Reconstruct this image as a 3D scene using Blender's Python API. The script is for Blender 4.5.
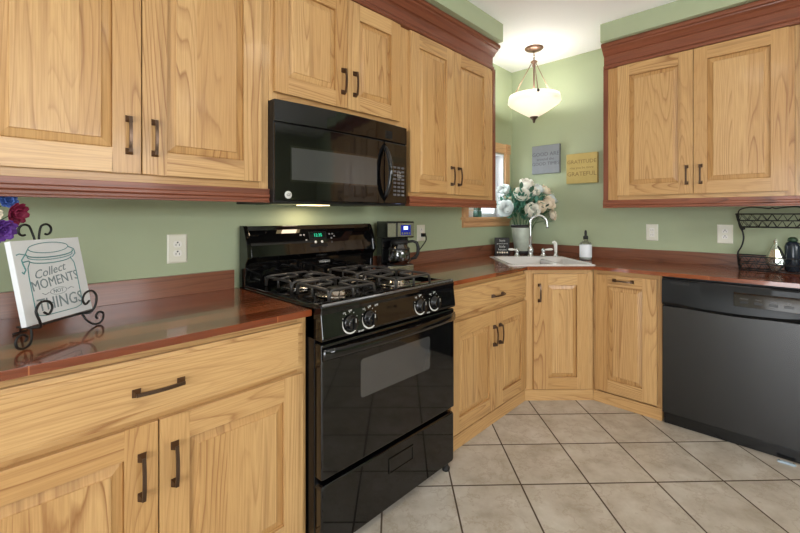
import bpy, bmesh, math, random
from mathutils import Vector, Matrix, geometry
random.seed(7)
PI = math.pi
SC = bpy.context.scene
COL = SC.collection
for o in list(bpy.data.objects): bpy.data.objects.remove(o)

# ------------------------------------------------------------------ camera
cd = bpy.data.cameras.new('camera'); cam = bpy.data.objects.new('camera', cd); COL.objects.link(cam)
cam.location = (1.8945, -3.4664, 1.26)
cam.rotation_euler = (PI/2, 0, math.radians(44.0436))
cd.sensor_width = 36; cd.lens = 396.74*36/800; cd.shift_x = -0.00323; cd.shift_y = -0.0642
cd.clip_start = 0.02
SC.camera = cam
SC.view_settings.view_transform = 'Standard'; SC.view_settings.look = 'None'
SC.view_settings.exposure = 0.22; SC.view_settings.gamma = 1.0; SC.view_settings.use_curve_mapping = False

# ------------------------------------------------------------------ world and lights
W = bpy.data.worlds.new('daylight'); SC.world = W; W.use_nodes = True
W.node_tree.nodes['Background'].inputs[0].default_value = (0.86, 0.93, 1.0, 1)
W.node_tree.nodes['Background'].inputs[1].default_value = 3.2
def area(name, loc, target, sx, sy, power, col=(1, 1, 1)):
    l = bpy.data.lights.new(name, 'AREA'); l.shape = 'RECTANGLE'; l.size = sx; l.size_y = sy; l.energy = power; l.color = col
    o = bpy.data.objects.new(name, l); COL.objects.link(o); o.location = loc
    d = Vector(target)-Vector(loc); o.rotation_euler = d.to_track_quat('-Z', 'Y').to_euler(); return o
area('daylight_patio_door', (2.5, -6.34, 1.10), (2.5, 0, 1.8), 1.7, 2.0, 82, (0.94, 0.97, 1.0))
area('daylight_sink_window', (-0.55, -0.43, 1.60), (1, -0.5, 1.4), 1.3, 1.1, 48, (0.92, 0.96, 1.0))
area('added_right_fill', (5.34, -2.9, 1.92), (0, -2.9, 1.95), 2.2, 0.8, 62, (0.96, 0.98, 1.0))  # fill from an added, unseen opening, set high for the under-cabinet shadow

# ------------------------------------------------------------------ materials
def lin(c):
    return tuple(((x/255)/12.92 if x/255 <= 0.04045 else ((x/255+0.055)/1.055)**2.4) for x in c) + (1,)
MATS = {}
def new(name):
    m = bpy.data.materials.new(name); m.use_nodes = True; MATS[name] = m
    return m, m.node_tree, m.node_tree.nodes['Principled BSDF']
def N(nt, t, **kw):
    n = nt.nodes.new(t)
    for k, v in kw.items(): setattr(n, k, v)
    return n
def L(nt, a, b): nt.links.new(a, b)
def math_(nt, op, a, b=None):
    n = N(nt, 'ShaderNodeMath', operation=op)
    for i, v in enumerate((a, b)):
        if v is None: continue
        if isinstance(v, (int, float)): n.inputs[i].default_value = v
        else: L(nt, v, n.inputs[i])
    return n.outputs[0]
def noise_(nt, vec, scale, detail=2, rough=0.5, sc3=None):
    if sc3:
        mp = N(nt, 'ShaderNodeMapping'); mp.inputs['Scale'].default_value = sc3; L(nt, vec, mp.inputs[0]); vec = mp.outputs[0]
    n = N(nt, 'ShaderNodeTexNoise'); n.inputs['Scale'].default_value = scale; n.inputs['Detail'].default_value = detail
    n.inputs['Roughness'].default_value = rough; L(nt, vec, n.inputs['Vector']); return n.outputs[0]
def mix_(nt, f, a, b, mode='MIX'):
    n = N(nt, 'ShaderNodeMix', data_type='RGBA', blend_type=mode)
    if isinstance(f, (int, float)): n.inputs[0].default_value = f
    else: L(nt, f, n.inputs[0])
    for i, v in ((6, a), (7, b)):
        if isinstance(v, tuple): n.inputs[i].default_value = v
        else: L(nt, v, n.inputs[i])
    return n.outputs[2]
def ramp_(nt, f, stops):
    r = N(nt, 'ShaderNodeValToRGB'); e = r.color_ramp.elements
    while len(e) < len(stops): e.new(0.5)
    for x, (p, c) in zip(e, stops): x.position = p; x.color = c if len(c) == 4 else (c[0],)*3+(1,)
    L(nt, f, r.inputs[0]); return r.outputs[0]
def plain(name, c, rough=0.5, metal=0, coat=0, spec=0.5, emit=None, es=0, trans=0, ior=1.45, alpha=1, bump=0, bscale=60, vary=0):
    m, nt, b = new(name)
    b.inputs['Base Color'].default_value = lin(c); b.inputs['Roughness'].default_value = rough; b.inputs['Metallic'].default_value = metal
    b.inputs['Coat Weight'].default_value = coat; b.inputs['Coat Roughness'].default_value = 0.03
    b.inputs['Specular IOR Level'].default_value = spec; b.inputs['Transmission Weight'].default_value = trans; b.inputs['IOR'].default_value = ior
    if emit: b.inputs['Emission Color'].default_value = lin(emit); b.inputs['Emission Strength'].default_value = es
    tc = N(nt, 'ShaderNodeTexCoord')
    if vary:
        f = noise_(nt, tc.outputs['Object'], 9, 4, 0.6)
        L(nt, mix_(nt, f, lin(tuple(max(0, x-vary) for x in c)), lin(tuple(min(255, x+vary) for x in c))), b.inputs['Base Color'])
    if bump:
        bp = N(nt, 'ShaderNodeBump'); bp.inputs['Strength'].default_value = bump; bp.inputs['Distance'].default_value = 0.002
        L(nt, noise_(nt, tc.outputs['Object'], bscale, 3), bp.inputs['Height']); L(nt, bp.outputs[0], b.inputs['Normal'])
    return m
def wood(name, light, mid, dark, rough=0.35, coat=0.25, rings=16, ringamt=0.55, toneamt=0.6, spec=0.4):
    m, nt, b = new(name)
    uv = N(nt, 'ShaderNodeUVMap', uv_map='UVMap').outputs[0]
    tn = N(nt, 'ShaderNodeUVMap', uv_map='Tone').outputs[0]
    sp = N(nt, 'ShaderNodeSeparateXYZ'); L(nt, tn, sp.inputs[0]); tone = sp.outputs[0]
    n1 = noise_(nt, uv, 1, 1.2, 0.35, (0.55, 6.5, 1))
    wob = noise_(nt, uv, 1, 3, 0.5, (6, 60, 1))
    f = math_(nt, 'ADD', math_(nt, 'MULTIPLY', n1, rings), math_(nt, 'MULTIPLY', wob, 0.30))
    fr = math_(nt, 'FRACT', f)
    ring = ramp_(nt, fr, [(0, (0.10,)), (0.5, (0.05,)), (0.78, (0.45,)), (0.9, (1.0,)), (1.0, (0.10,))])
    amp = ramp_(nt, noise_(nt, uv, 1, 2, 0.5, (0.9, 3.5, 1)), [(0.40, (0.12,)), (0.62, (0.75,))])
    ring = math_(nt, 'MULTIPLY', ring, math_(nt, 'MULTIPLY', amp, ringamt*1.9))
    fine = noise_(nt, uv, 1, 3, 0.6, (5, 210, 1))
    pore = ramp_(nt, fine, [(0.40, (0.0,)), (0.58, (1.0,))])
    base = mix_(nt, math_(nt, 'MULTIPLY', tone, toneamt), lin(light), lin(mid))
    c = mix_(nt, ring, base, lin(dark))
    c = mix_(nt, math_(nt, 'MULTIPLY', math_(nt, 'SUBTRACT', 1.0, pore), 0.24), c, lin(dark))
    # occasional mineral streaks along the grain
    st = noise_(nt, uv, 1, 2, 0.5, (0.8, 17, 1))
    sm = ramp_(nt, st, [(0.62, (0.0,)), (0.67, (1.0,))])
    c = mix_(nt, math_(nt, 'MULTIPLY', sm, 0.26), c, lin(tuple(int(x*0.82) for x in dark)))
    L(nt, c, b.inputs['Base Color'])
    b.inputs['Roughness'].default_value = rough; b.inputs['Coat Weight'].default_value = coat; b.inputs['Coat Roughness'].default_value = 0.12
    b.inputs['Specular IOR Level'].default_value = spec
    bp = N(nt, 'ShaderNodeBump'); bp.inputs['Strength'].default_value = 0.06; bp.inputs['Distance'].default_value = 0.001
    L(nt, fine, bp.inputs['Height']); L(nt, bp.outputs[0], b.inputs['Normal'])
    return m
ASH = wood('ash_wood', (204, 165, 112), (187, 144, 90), (136, 88, 46), rough=0.38, coat=0.12, rings=26, ringamt=0.60, toneamt=0.85)
RED = wood('red_stained_wood', (142, 82, 56), (110, 58, 40), (62, 30, 20), rough=0.4, coat=0.12, ringamt=0.5)
PINE = wood('window_trim_wood', (224, 178, 130), (206, 154, 106), (156, 104, 62), rough=0.4)
WAL = wood('backsplash_wood', (136, 86, 62), (108, 62, 42), (66, 34, 22), rough=0.28, coat=0.4, ringamt=0.6)
def counter_mat():
    m, nt, b = new('varnished_plank_counter')
    uv = N(nt, 'ShaderNodeUVMap', uv_map='UVMap').outputs[0]
    def brick(c1, c2, cm, ms):
        k = N(nt, 'ShaderNodeTexBrick'); L(nt, uv, k.inputs['Vector']); k.offset = 0.37; k.offset_frequency = 2
        k.inputs['Scale'].default_value = 1; k.inputs['Brick Width'].default_value = 0.62; k.inputs['Row Height'].default_value = 0.083
        k.inputs['Mortar Size'].default_value = ms; k.inputs['Mortar Smooth'].default_value = 0.3
        k.inputs['Color1'].default_value = c1; k.inputs['Color2'].default_value = c2; k.inputs['Mortar'].default_value = cm; return k
    k = brick((0, 0, 0, 1), (1, 1, 1, 1), (0.5, 0.5, 0.5, 1), 0.0)
    kk = brick((0, 0, 0, 1), (0, 0, 0, 1), (1, 1, 1, 1), 0.0016)
    n1 = noise_(nt, uv, 1, 2, 0.5, (1.6, 12, 1))
    fr = math_(nt, 'FRACT', math_(nt, 'ADD', math_(nt, 'MULTIPLY', n1, 11), math_(nt, 'MULTIPLY', k.outputs[0], 3.3)))
    fine = noise_(nt, uv, 1, 3, 0.6, (8, 190, 1))
    base = ramp_(nt, k.outputs[0], [(0.0, lin((98, 42, 20))), (0.5, lin((136, 66, 34))), (1.0, lin((174, 94, 50)))])
    c = mix_(nt, math_(nt, 'MULTIPLY', fr, 0.40), base, lin((70, 28, 12)))
    c = mix_(nt, math_(nt, 'MULTIPLY', fine, 0.30), c, lin((84, 36, 16)))
    c = mix_(nt, math_(nt, 'MULTIPLY', kk.outputs[1], 0.0), c, c)
    c = mix_(nt, math_(nt, 'MULTIPLY', kk.outputs[0], 0.55), c, lin((190, 116, 68)))
    L(nt, c, b.inputs['Base Color'])
    b.inputs['Roughness'].default_value = 0.2; b.inputs['Coat Weight'].default_value = 0.6; b.inputs['Coat Roughness'].default_value = 0.03
    b.inputs['Specular IOR Level'].default_value = 0.5
    return m
CNT = counter_mat()
def tile_mat():
    m, nt, b = new('floor_tile')
    uv = N(nt, 'ShaderNodeUVMap', uv_map='UVMap').outputs[0]
    k = N(nt, 'ShaderNodeTexBrick'); L(nt, uv, k.inputs['Vector']); k.offset = 0; k.offset_frequency = 1
    k.inputs['Scale'].default_value = 1; k.inputs['Brick Width'].default_value = 0.32285; k.inputs['Row Height'].default_value = 0.32285
    k.inputs['Mortar Size'].default_value = 0.0044; k.inputs['Mortar Smooth'].default_value = 0.25
    k.inputs['Color1'].default_value = (0, 0, 0, 1); k.inputs['Color2'].default_value = (1, 1, 1, 1); k.inputs['Mortar'].default_value = (0.5, 0.5, 0.5, 1)
    va = N(nt, 'ShaderNodeVectorMath', operation='ADD'); L(nt, uv, va.inputs[0]); L(nt, k.outputs[0], va.inputs[1])
    a = noise_(nt, va.outputs[0], 7, 5, 0.62); v2 = noise_(nt, va.outputs[0], 24, 4, 0.6)
    c = ramp_(nt, a, [(0.30, lin((160, 150, 136))), (0.5, lin((186, 178, 166))), (0.68, lin((203, 197, 188)))])
    vein = ramp_(nt, math_(nt, 'ABSOLUTE', math_(nt, 'SUBTRACT', noise_(nt, va.outputs[0], 5.5, 6, 0.65), 0.5)), [(0.0, (1.0,)), (0.022, (0.0,))])
    c = mix_(nt, math_(nt, 'MULTIPLY', vein, 0.45), c, lin((150, 134, 114)))
    c = mix_(nt, math_(nt, 'MULTIPLY', v2, 0.22), c, lin((164, 152, 134)))
    tint = mix_(nt, math_(nt, 'MULTIPLY', k.outputs[0], 0.12), c, lin((160, 148, 130)))
    c = mix_(nt, k.outputs[1], tint, lin((78, 64, 50)))
    L(nt, c, b.inputs['Base Color'])
    L(nt, mix_(nt, k.outputs[1], (0.30, 0.30, 0.30, 1), (0.9, 0.9, 0.9, 1)), b.inputs['Roughness'])
    bp = N(nt, 'ShaderNodeBump'); bp.inputs['Strength'].default_value = 0.5; bp.inputs['Distance'].default_value = 0.003
    h = math_(nt, 'ADD', math_(nt, 'SUBTRACT', 1.0, k.outputs[1]), math_(nt, 'MULTIPLY', v2, 0.12)); L(nt, h, bp.inputs['Height']); L(nt, bp.outputs[0], b.inputs['Normal'])
    return m
TILE = tile_mat()
GREEN = plain('sage_green_paint', (166, 176, 144), 0.62, bump=0.15, bscale=220, vary=2)
CEIL = plain('white_ceiling_paint', (246, 247, 248), 0.85, bump=0.2, bscale=150)
BLACK = plain('gloss_black_enamel', (7, 7, 8), 0.06, coat=0.25)
BLACK2 = plain('semi_gloss_black', (14, 14, 16), 0.22, coat=0.2)
BLACKS = plain('satin_black_panel', (15, 17, 20), 0.32, spec=0.35)
BLACKM = plain('matt_black_iron', (20, 20, 20), 0.5)
GLASSB = plain('dark_window_glass', (10, 10, 11), 0.03, spec=0.7, coat=0.6)
GREYW = plain('oven_window_glass', (58, 58, 58), 0.05, spec=0.8, coat=0.6)
BRONZE = plain('dark_bronze', (92, 74, 62), 0.30, metal=0.9)
STEEL = plain('brushed_steel', (176, 172, 166), 0.2, metal=1)
CHROME = plain('chrome', (225, 228, 230), 0.12, metal=1)
NICKEL = plain('satin_nickel', (205, 208, 208), 0.22, metal=0.9)
BURN = plain('burner_pan_metal', (190, 184, 176), 0.2, metal=1)
CAST = plain('cast_grate', (60, 57, 55), 0.35)
WHITE = plain('white_plastic', (236, 234, 226), 0.35)
IVORY = plain('ivory_plastic', (226, 224, 208), 0.35)
SLOT = plain('dark_slot', (40, 38, 34), 0.6)
PORC = plain('sink_enamel', (214, 210, 206), 0.16, coat=0.6)
PRINT = plain('white_print', (206, 206, 202), 0.5)
LCD = plain('green_clock_segments', (20, 120, 90), 0.3, emit=(40, 200, 150), es=1.2)
LCDB = plain('clock_glass', (8, 22, 20), 0.1)
BLUE = plain('blue_lit_panel', (14, 20, 80), 0.2, emit=(24, 40, 150), es=0.5)
BLUEW = plain('blue_display_digits', (180, 200, 255), 0.3, emit=(170, 195, 255), es=2.2)
ROSEC = plain('cream_petals', (255, 251, 240), 0.5, vary=2)
ROSEW = plain('pale_petals', (246, 252, 250), 0.5, vary=2)
ROSEP = plain('peach_petals', (255, 240, 218), 0.5, vary=3)
LEAF = plain('teal_green_leaves', (58, 118, 96), 0.5, vary=26)
LEAF2 = plain('dark_green_leaves', (40, 84, 54), 0.5, vary=16)
STEMG = plain('stem_green', (70, 100, 60), 0.6)
GALV = plain('weathered_zinc', (182, 190, 176), 0.5, metal=0.2, vary=40)
BRNZL = plain('antique_bronze_lamp', (138, 108, 92), 0.35, metal=0.7)
SLATE = plain('grey_sign_wood', (132, 136, 140), 0.7, vary=12, bump=0.4)
GOLDS = plain('gold_sign_wood', (186, 164, 98), 0.7, vary=14, bump=0.4)
SLATED = plain('grey_sign_lettering', (92, 94, 100), 0.7)
GOLDD = plain('brown_sign_lettering', (128, 106, 58), 0.7)
CANV = plain('off_white_board', (216, 219, 222), 0.6)
INKG = plain('teal_ink', (86, 140, 142), 0.6)
INKD = plain('grey_ink', (118, 134, 140), 0.6)
PURP = plain('purple_petals', (98, 52, 142), 0.6, vary=15)
MAGE = plain('magenta_petals', (128, 26, 62), 0.6, vary=15)
BLUP = plain('blue_petals', (60, 90, 160), 0.6, vary=15)
CREM = plain('ivory_petals', (225, 215, 190), 0.6, vary=10)
BLAQ = plain('dark_plaque', (30, 26, 26), 0.5)
SOAP = plain('white_soap_label', (222, 226, 232), 0.4)
WHT = plain('white_window_vinyl', (236, 238, 240), 0.4)
SILV = plain('silver_glass', (205, 215, 205), 0.12, metal=0.8)
DARKB = plain('dark_bottle_plastic', (34, 42, 52), 0.2)
DGRN = plain('dark_green_plastic', (34, 60, 38), 0.4)
CLEARB = plain('pale_blue_plastic', (196, 216, 232), 0.15, trans=0.4)
WOODDK = plain('dark_brown_drawer_base', (60, 44, 30), 0.6)
def glass_mat(name, tint=(1, 1, 1), mixf=0.12):
    m, nt, b = new(name); nt.nodes.remove(b)
    out = nt.nodes['Material Output']
    t = N(nt, 'ShaderNodeBsdfTransparent'); t.inputs[0].default_value = tint+(1,)
    g = N(nt, 'ShaderNodeBsdfGlossy'); g.inputs['Roughness'].default_value = 0.03
    fz = N(nt, 'ShaderNodeLayerWeight'); fz.inputs[0].default_value = 0.35
    mx = N(nt, 'ShaderNodeMixShader'); L(nt, math_(nt, 'ADD', math_(nt, 'MULTIPLY', fz.outputs[0], 0.6), mixf*0.4), mx.inputs[0])
    L(nt, t.outputs[0], mx.inputs[1]); L(nt, g.outputs[0], mx.inputs[2]); L(nt, mx.outputs[0], out.inputs[0]); return m
GLASS = glass_mat('clear_glass')
GLASSD = glass_mat('smoky_carafe_glass', (0.30, 0.30, 0.30), 0.3)
FROST, _nt, _b = new('frosted_lamp_glass')
_b.inputs['Base Color'].default_value = lin((246, 242, 234)); _b.inputs['Roughness'].default_value = 0.3
_b.inputs['Emission Color'].default_value = lin((255, 244, 224)); _b.inputs['Emission Strength'].default_value = 0.12
_t = N(_nt, 'ShaderNodeBsdfTranslucent'); _t.inputs[0].default_value = lin((255, 250, 240))
_m = N(_nt, 'ShaderNodeMixShader'); _m.inputs[0].default_value = 0.42
L(_nt, _b.outputs[0], _m.inputs[1]); L(_nt, _t.outputs[0], _m.inputs[2]); L(_nt, _m.outputs[0], _nt.nodes['Material Output'].inputs[0])
# ------------------------------------------------------------------ mesh builder
class MB:
    def __init__(s): s.v = []; s.f = []; s.uv = []; s.t = []; s.m = []; s.s = []
    def face(s, pts, uv=None, tone=0.5, mat=0, smooth=False):
        i = len(s.v); s.v += [tuple(p) for p in pts]; s.f.append(tuple(range(i, i+len(pts))))
        if uv is None: uv = [(p[0]*0.7+p[1], p[2]) for p in pts]
        s.uv.append(uv); s.t.append(tone); s.m.append(mat); s.s.append(smooth)
    def idx(s, faces, verts, mat=0, smooth=True, tone=0.5):
        i = len(s.v); s.v += [tuple(p) for p in verts]
        for f in faces:
            s.f.append(tuple(i+k for k in f)); s.uv.append([(verts[k][0]*0.7+verts[k][1], verts[k][2]) for k in f]); s.t.append(tone); s.m.append(mat); s.s.append(smooth)
    def box(s, x0, x1, y0, y1, z0, z1, g='x', tone=None, mat=0):
        if tone is None: tone = random.random()
        o = (random.uniform(0, 50), random.uniform(0, 50))
        c = [(x, y, z) for x in (x0, x1) for y in (y0, y1) for z in (z0, z1)]
        q = [((0, 1, 3, 2), 0), ((4, 6, 7, 5), 0), ((0, 4, 5, 1), 1), ((2, 3, 7, 6), 1), ((0, 2, 6, 4), 2), ((1, 5, 7, 3), 2)]
        gi = 'xyz'.index(g); i = len(s.v); s.v += c
        for f, ax in q:
            a = [k for k in range(3) if k != ax]
            if gi in a: uu = gi; vv = a[0] if a[1] == gi else a[1]
            else: uu, vv = a
            s.f.append(tuple(i+k for k in f)); s.uv.append([(c[k][uu]+o[0], c[k][vv]+o[1]+ax*3.7) for k in f]); s.t.append(tone); s.m.append(mat); s.s.append(False)
    def prism(s, prof, x0, x1, mat=0, tone=None, smooth=False, axis='x'):
        # prof: (y,z) loop; extruded along x (UV u along x)
        if tone is None: tone = random.random()
        o = (random.uniform(0, 50), random.uniform(0, 50)); n = len(prof); i = len(s.v)
        P = (lambda x, y, z: (x, y, z)) if axis == 'x' else ((lambda x, y, z: (y, x, z)) if axis == 'y' else (lambda x, y, z: (y, z, x)))
        s.v += [P(x0, y, z) for y, z in prof]+[P(x1, y, z) for y, z in prof]
        d = 0
        for k in range(n):
            k2 = (k+1) % n; l = math.hypot(prof[k2][0]-prof[k][0], prof[k2][1]-prof[k][1])
            s.f.append((i+k, i+k2, i+n+k2, i+n+k)); s.uv.append([(x0+o[0], d+o[1]), (x0+o[0], d+l+o[1]), (x1+o[0], d+l+o[1]), (x1+o[0], d+o[1])]); d += l
            s.t.append(tone); s.m.append(mat); s.s.append(smooth)
        for k0, rev in ((0, True), (n, False)):
            r = list(range(n)); r = r[::-1] if rev else r
            s.f.append(tuple(i+k0+k for k in r)); s.uv.append([(prof[k][1]+o[0], prof[k][0]+o[1]) for k in r]); s.t.append(tone); s.m.append(mat); s.s.append(False)
    def tube(s, pts, r, n=8, mat=0, closed=False, caps=True, flat=None):
        pts = [Vector(p) for p in pts]; m = len(pts); rs = r if isinstance(r, (list, tuple)) else [r]*m
        T = []
        for k in range(m):
            a = pts[(k-1) % m] if (closed or k > 0) else pts[k]; b = pts[(k+1) % m] if (closed or k < m-1) else pts[k]
            t = (b-a); T.append(t.normalized() if t.length > 1e-9 else Vector((0, 0, 1)))
        u = T[0].orthogonal().normalized(); V = []
        for k in range(m):
            if k: u = (u-T[k]*u.dot(T[k])); u = u.normalized() if u.length > 1e-9 else T[k].orthogonal().normalized()
            w = T[k].cross(u)
            for j in range(n):
                a = 2*PI*j/n; V.append(pts[k]+(u*math.cos(a)+w*math.sin(a))*rs[k])
        F = [(k*n+j, k*n+(j+1) % n, ((k+1) % m)*n+(j+1) % n, ((k+1) % m)*n+j) for k in range(m if closed else m-1) for j in range(n)]
        if caps and not closed: F += [tuple(range(n))[::-1], tuple((m-1)*n+j for j in range(n))]
        s.idx(F, V, mat)
    def lathe(s, prof, c=(0, 0, 0), n=24, mat=0, smooth=True, axis='z', cap=True):
        V = []; m = len(prof)
        for r, z in prof:
            for j in range(n):
                a = 2*PI*j/n; p = (r*math.cos(a), r*math.sin(a), z)
                if axis == 'y': p = (p[0], -p[2], p[1])     # axis pointing to -y
                if axis == 'x': p = (p[2], p[0], p[1])
                V.append((p[0]+c[0], p[1]+c[1], p[2]+c[2]))
        F = [(k*n+j, k*n+(j+1) % n, (k+1)*n+(j+1) % n, (k+1)*n+j) for k in range(m-1) for j in range(n)]
        if cap: F += [tuple(range(n))[::-1], tuple((m-1)*n+j for j in range(n))]
        s.idx(F, V, mat, smooth)
    def xf(s, M, start=0):
        for k in range(start, len(s.v)): s.v[k] = tuple(M @ Vector(s.v[k]))
    def build(s, name, mats, parent=None, bevel=0, seg=2, weld=True):
        me = bpy.data.meshes.new(name); me.from_pydata(s.v, [], s.f)
        uvl = me.uv_layers.new(name='UVMap'); tl = me.uv_layers.new(name='Tone')
        li = 0
        for fi, f in enumerate(s.f):
            for k in range(len(f)):
                uvl.data[li].uv = s.uv[fi][k]; tl.data[li].uv = (s.t[fi], 0); li += 1
        if not isinstance(mats, (list, tuple)): mats = [mats]
        for m in mats: me.materials.append(m)
        me.polygons.foreach_set('material_index', s.m); me.polygons.foreach_set('use_smooth', s.s)
        bm = bmesh.new(); bm.from_mesh(me)
        if weld: bmesh.ops.remove_doubles(bm, verts=bm.verts, dist=1e-5)
        bmesh.ops.recalc_face_normals(bm, faces=bm.faces); bm.to_mesh(me); bm.free(); me.update()
        o = bpy.data.objects.new(name, me); COL.objects.link(o)
        if parent: o.parent = parent
        if bevel:
            b = o.modifiers.new('bevel', 'BEVEL'); b.width = bevel; b.segments = seg; b.limit_method = 'ANGLE'; b.angle_limit = math.radians(38)
        return o
def thing(name, label, cat, loc=(0, 0, 0), rz=0, group=None):
    o = bpy.data.objects.new(name, None); COL.objects.link(o); o.location = loc; o.rotation_euler = (0, 0, rz); o.empty_display_size = 0.05
    o['label'] = label; o['category'] = cat
    if group: o['group'] = group
    return o
def tag(o, label, cat, group=None):
    o['label'] = label; o['category'] = cat
    if group: o['group'] = group
    return o
def struct(o): o['kind'] = 'structure'; return o
def text(name, body, size, mat, parent, M, ext=0.0004, align='CENTER', shear=0):
    c = bpy.data.curves.new(name, 'FONT'); c.body = body; c.size = size; c.extrude = ext; c.align_x = align; c.align_y = 'CENTER'; c.shear = shear; c.resolution_u = 2
    t = bpy.data.objects.new('tmp', c); COL.objects.link(t)
    me = bpy.data.meshes.new_from_object(t, depsgraph=bpy.context.evaluated_depsgraph_get()); bpy.data.objects.remove(t)
    me.name = name; me.transform(M); me.materials.clear(); me.materials.append(mat)
    o = bpy.data.objects.new(name, me); COL.objects.link(o); o.parent = parent; return o
FRONT = Matrix(((1, 0, 0, 0), (0, 0, -1, 0), (0, 1, 0, 0), (0, 0, 0, 1)))     # text lying in xz, facing -y
def F_(x, y, z): return Matrix.Translation((x, y, z)) @ FRONT

# ------------------------------------------------------------------ room shell
ZC = 2.626; RX = 5.2; RY = -6.2
ta = math.radians(45.5); ox, oy = 0.5420, -1.2952
mb = MB()
cs, sn = math.cos(ta), math.sin(ta)
pts = [(-0.12, RY-0.12, 0), (RX+0.12, RY-0.12, 0), (RX+0.12, 0.12, 0), (-0.12, 0.12, 0)]
def tuv(p):
    x, y = p[0]-ox, p[1]-oy; return (x*cs+y*sn + 0.32285*40, x*sn-y*cs + 0.32285*40)
mb.face(pts, [tuv(p) for p in pts]); 
b2 = [(p[0], p[1], -0.05) for p in pts]; mb.face(b2[::-1])
struct(mb.build('floor', TILE, weld=False))
mb = MB(); mb.box(-0.12, RX+0.12, RY-0.12, 0.12, ZC, ZC+0.1); struct(mb.build('ceiling', CEIL))
def wall(name, plane, a0, a1, holes):
    # plane: ('x',pos,thick) spans y a0..a1 ; holes (h0,h1,z0,z1)
    mb = MB(); ax, pos, th = plane
    def bx(u0, u1, z0, z1):
        if u1-u0 < 1e-4 or z1-z0 < 1e-4: return
        lo, hi = sorted((pos, pos+th))
        if ax == 'x': mb.box(lo, hi, u0, u1, z0, z1)
        else: mb.box(u0, u1, lo, hi, z0, z1)
    u = a0
    for h in sorted(holes):
        bx(u, h[0], 0, ZC); bx(h[0], h[1], 0, h[2]); bx(h[0], h[1], h[3], ZC); u = h[1]
    bx(u, a1, 0, ZC)
    return struct(mb.build(name, GREEN, weld=False))
WY0, WY1, WZ0, WZ1 = -0.740, -0.151, 1.243, 1.824
wall('wall_left', ('x', 0, -0.12), RY, 0, [(WY0, WY1, WZ0, WZ1)])
wall('wall_back', ('y', 0, 0.12), -0.12, RX+0.12, [])
wall('wall_far', ('y', RY, -0.12), -0.12, RX+0.12, [(1.65, 3.35, 0.06, 2.12)])
wall('wall_right', ('x', RX, 0.12), RY, 0, [(-4.0, -1.8, 1.5, 2.34)])  # high narrow opening is added to shape the light on the cabinets
mb = MB(); mb.box(0.0, 0.437, RY, -0.925, 2.50, ZC); struct(mb.build('trim_1', GREEN))
mb = MB(); mb.box(0.936, 3.9, -0.437, 0.0, 2.50, ZC); struct(mb.build('trim_2', GREEN))
# sink window: frame, sash, pane, stool, apron (built in the yz-plane, room towards +x)
win = bpy.data.objects.new('window_1', None); COL.objects.link(win); win.location = (0, (WY0+WY1)/2, WZ0); struct(win)
def wpart(mb, name, mat, bevel=0.0015):
    mb.xf(Matrix.Translation((0, -(WY0+WY1)/2, -WZ0))); return mb.build(name, mat, win, bevel)
cw = 0.078
mb = MB()
mb.box(0, 0.02, WY0-cw, WY0-0.005, WZ0, WZ1+0.006, 'z'); mb.box(0, 0.02, WY1+0.005, WY1+cw, WZ0, WZ1+0.006, 'z')
mb.box(0, 0.022, WY0-cw, WY1+cw, WZ1+0.006, WZ1+0.09, 'y')
for yy in (WY0-cw, WY1+0.005): mb.box(0, 0.028, yy-0.002, yy+cw-0.003, WZ1+0.004, WZ1+0.094, 'y')
wpart(mb, 'casing', PINE)
mb = MB()
for yy in (WY0-cw/2-0.002, WY1+cw/2+0.002): mb.lathe([(0.026, 0.0), (0.026, 0.004), (0.018, 0.0045), (0.014, 0.002), (0.008, 0.006), (0.001, 0.007)], (0.028, yy, WZ1+0.048), 18, axis='x')
wpart(mb, 'rosette', PINE, 0)
mb = MB(); mb.box(-0.115, 0.045, WY0-cw-0.012, WY1+cw+0.012, WZ0-0.022, WZ0, 'y'); wpart(mb, 'sill', PINE, 0.003)
mb = MB(); mb.prism([(0, WZ0-0.022), (0.03, WZ0-0.022), (0.028, WZ0-0.035), (0.018, WZ0-0.045), (0.018, WZ0-0.075), (0.010, WZ0-0.085), (0, WZ0-0.085)], WY0-cw, WY1+cw, axis='y'); wpart(mb, 'apron', PINE)
mb = MB()
mb.box(-0.11, -0.001, WY0, WY0+0.012, WZ0, WZ1, 'z'); mb.box(-0.11, -0.001, WY1-0.012, WY1, WZ0, WZ1, 'z'); mb.box(-0.11, -0.001, WY0, WY1, WZ1-0.012, WZ1, 'y'); wpart(mb, 'jamb', WHT)
mb = MB()
for a, b_, c, d in ((WY0+0.012, WY0+0.05, WZ0, WZ1-0.012), (WY1-0.05, WY1-0.012, WZ0, WZ1-0.012), (WY0+0.05, WY1-0.05, WZ0, WZ0+0.035), (WY0+0.05, WY1-0.05, WZ1-0.05, WZ1-0.012), (WY0+0.05, WY1-0.05, 1.52, 1.55)):
    mb.box(-0.10, -0.07, a, b_, c, d, 'z')
wpart(mb, 'sash', WHT, 0.002)
mb = MB(); mb.box(-0.087, -0.083, WY0+0.05, WY1-0.05, WZ0+0.035, WZ1-0.05); wpart(mb, 'pane', GLASS, 0)
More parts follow.
